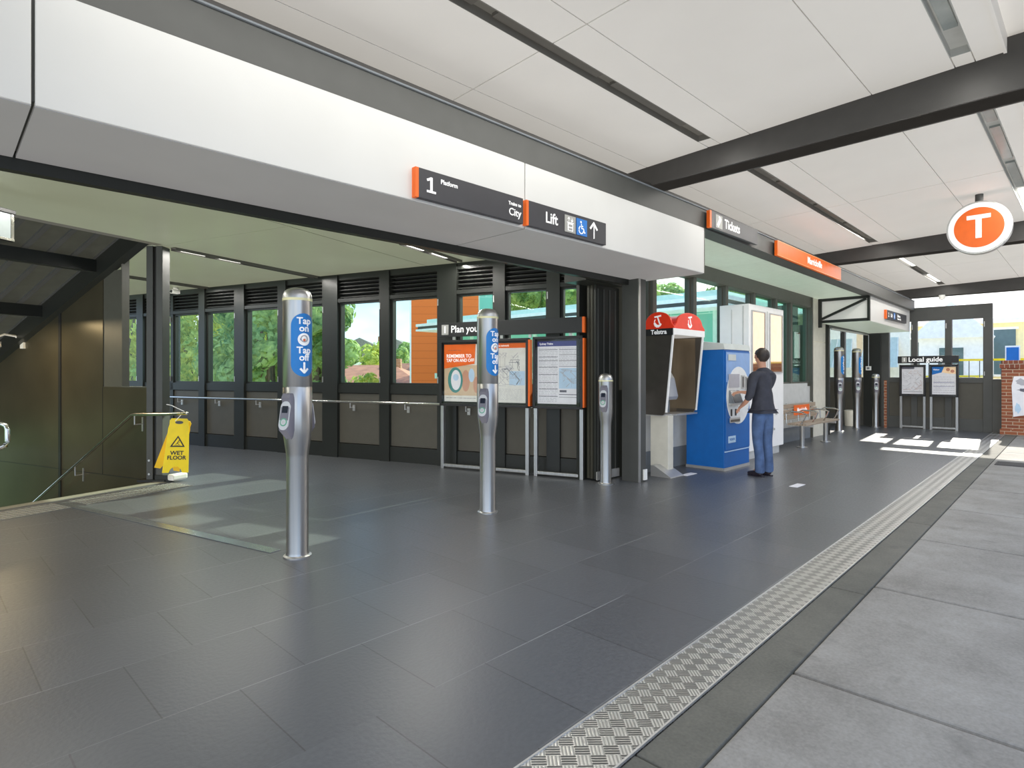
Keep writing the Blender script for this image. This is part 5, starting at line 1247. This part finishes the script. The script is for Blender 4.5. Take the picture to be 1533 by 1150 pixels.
m = MB(); m.box(0, 40, -6, 0, 0, 6.5); m.build('wall', M['farbrick'], t)
for k in range(9):
    m = MB(); m.box(1.5 + k * 4.3, 3.4 + k * 4.3, 0, .06, 3.6, 5.4); m.build('window', M['winddark'], t)
    m = MB(); m.box(1.2 + k * 4.3, 4.2 + k * 4.3, 0, .06, .4, 2.5); m.build('shop_window', M['winddark'], t)
m = MB(); m.box(-.2, 40.2, 0, 1.6, 2.8, 2.95); m.build('awning', M['houseroof2'], t)

# ================================================================== LIGHT
w = bpy.data.worlds.new('World'); C.world = w; w.use_nodes = True; nt = w.node_tree; bg = nt.nodes['Background']
tc = nd(nt, 'ShaderNodeTexCoord'); sp = nd(nt, 'ShaderNodeSeparateXYZ'); nt.links.new(tc.outputs['Generated'], sp.inputs[0])
zz = mth(nt, 'MULTIPLY', mth(nt, 'POWER', mth(nt, 'MAXIMUM', sp.outputs[2], 0), .55), 1.15, True)
sky = mixc(nt, zz, (.66, .82, .98), (.13, .33, .78))
nz = nd(nt, 'ShaderNodeTexNoise'); nz.inputs['Scale'].default_value = 2.2; nz.inputs['Detail'].default_value = 7
mp = nd(nt, 'ShaderNodeMapping'); mp.inputs['Scale'].default_value = (1, 1, 3.2); nt.links.new(tc.outputs['Generated'], mp.inputs[0]); nt.links.new(mp.outputs[0], nz.inputs['Vector'])
sx = mth(nt, 'MULTIPLY', mth(nt, 'ADD', sp.outputs[0], -.55), .9)
cf = mth(nt, 'MULTIPLY', mth(nt, 'ADD', mth(nt, 'SUBTRACT', nz.outputs[0], .50), mth(nt, 'MAXIMUM', sx, 0)), 4.5, True)
sky = mixc(nt, cf, sky, (1.0, 1.0, 1.0))
nt.links.new(sky, bg.inputs[0]); bg.inputs[1].default_value = 1.1
sl = bpy.data.lights.new('sun', 'SUN'); sl.energy = 4.0; sl.angle = R(.6); sl.color = (1, .95, .85)
so = bpy.data.objects.new('sun', sl); COL.objects.link(so)
az, al = R(4), R(31)
dv = Vector((math.cos(al) * math.cos(az), math.cos(al) * math.sin(az), math.sin(al)))
so.rotation_euler = dv.to_track_quat('Z', 'Y').to_euler(); so.location = (30, 5, 20)
fl_ = bpy.data.lights.new('street bounce fill', 'SUN'); fl_.energy = 1.25; fl_.angle = R(60); fl_.color = (1, .955, .88); fl_.use_shadow = False  # shadowless fill sun added from below, standing in for light off the street
fo = bpy.data.objects.new('street bounce fill', fl_); COL.objects.link(fo); fo.rotation_euler = Vector((-.50, -.27, -.85)).to_track_quat('Z', 'Y').to_euler(); fo.location = (4, -6, 0)
def area(name, loc, sx_, sy_, e, rot=0, col=(1, .97, .9)):
    l = bpy.data.lights.new(name, 'AREA'); l.shape = 'RECTANGLE'; l.size = sx_; l.size_y = sy_; l.energy = e; l.color = col
    o = bpy.data.objects.new(name, l); COL.objects.link(o); o.location = loc; o.rotation_euler = (0, 0, rot); return o
# lamps sitting in the slot lights
for s0 in (2.9, 9.0, 15.1):
    for n0 in (-.655, -2.73):
        z = CZ(n0) - .0135 * max(0, s0 - 6.9) - .01
        area('slot lamp', Fp(s0, n0, z), 5.0, .08, 26, FA)
for u0, v0 in ((4.6, 6.8), (7.58, 6.3), (10.45, 6.3)): area('concourse lamp', Wp(u0, v0, ZC - .05), .07, 2.3, 26, RW)
for v0 in (-4, -.5, 2.5): area('concourse lamp', Wp(6.3, v0, ZC - .02), .1, 2.0, 22, RW)  # extra fill lamps added along the left, where no slot is modelled
area('stair lamp', Wp(10.0, 3.9, 2.2), .1, 1.0, 22, RW, (1, .78, .45))

# ================================================================== CAMERA
cam = bpy.data.cameras.new('camera'); co = bpy.data.objects.new('camera', cam); COL.objects.link(co)
co.location = (0, 0, 1.42); co.rotation_euler = (R(90), 0, R(43.9 - 90)); cam.sensor_width = 36; cam.lens = 36 * 877 / 1533
cam.shift_y = -15 / 1533; cam.clip_end = 500; cam.clip_start = .05
C.camera = co
C.view_settings.view_transform = 'Standard'; C.view_settings.look = 'None'; C.view_settings.exposure = 0.95
C.cycles.max_bounces = 8; C.cycles.diffuse_bounces = 5; C.cycles.transparent_max_bounces = 12; C.cycles.use_denoising = True; C.cycles.caustics_reflective = False
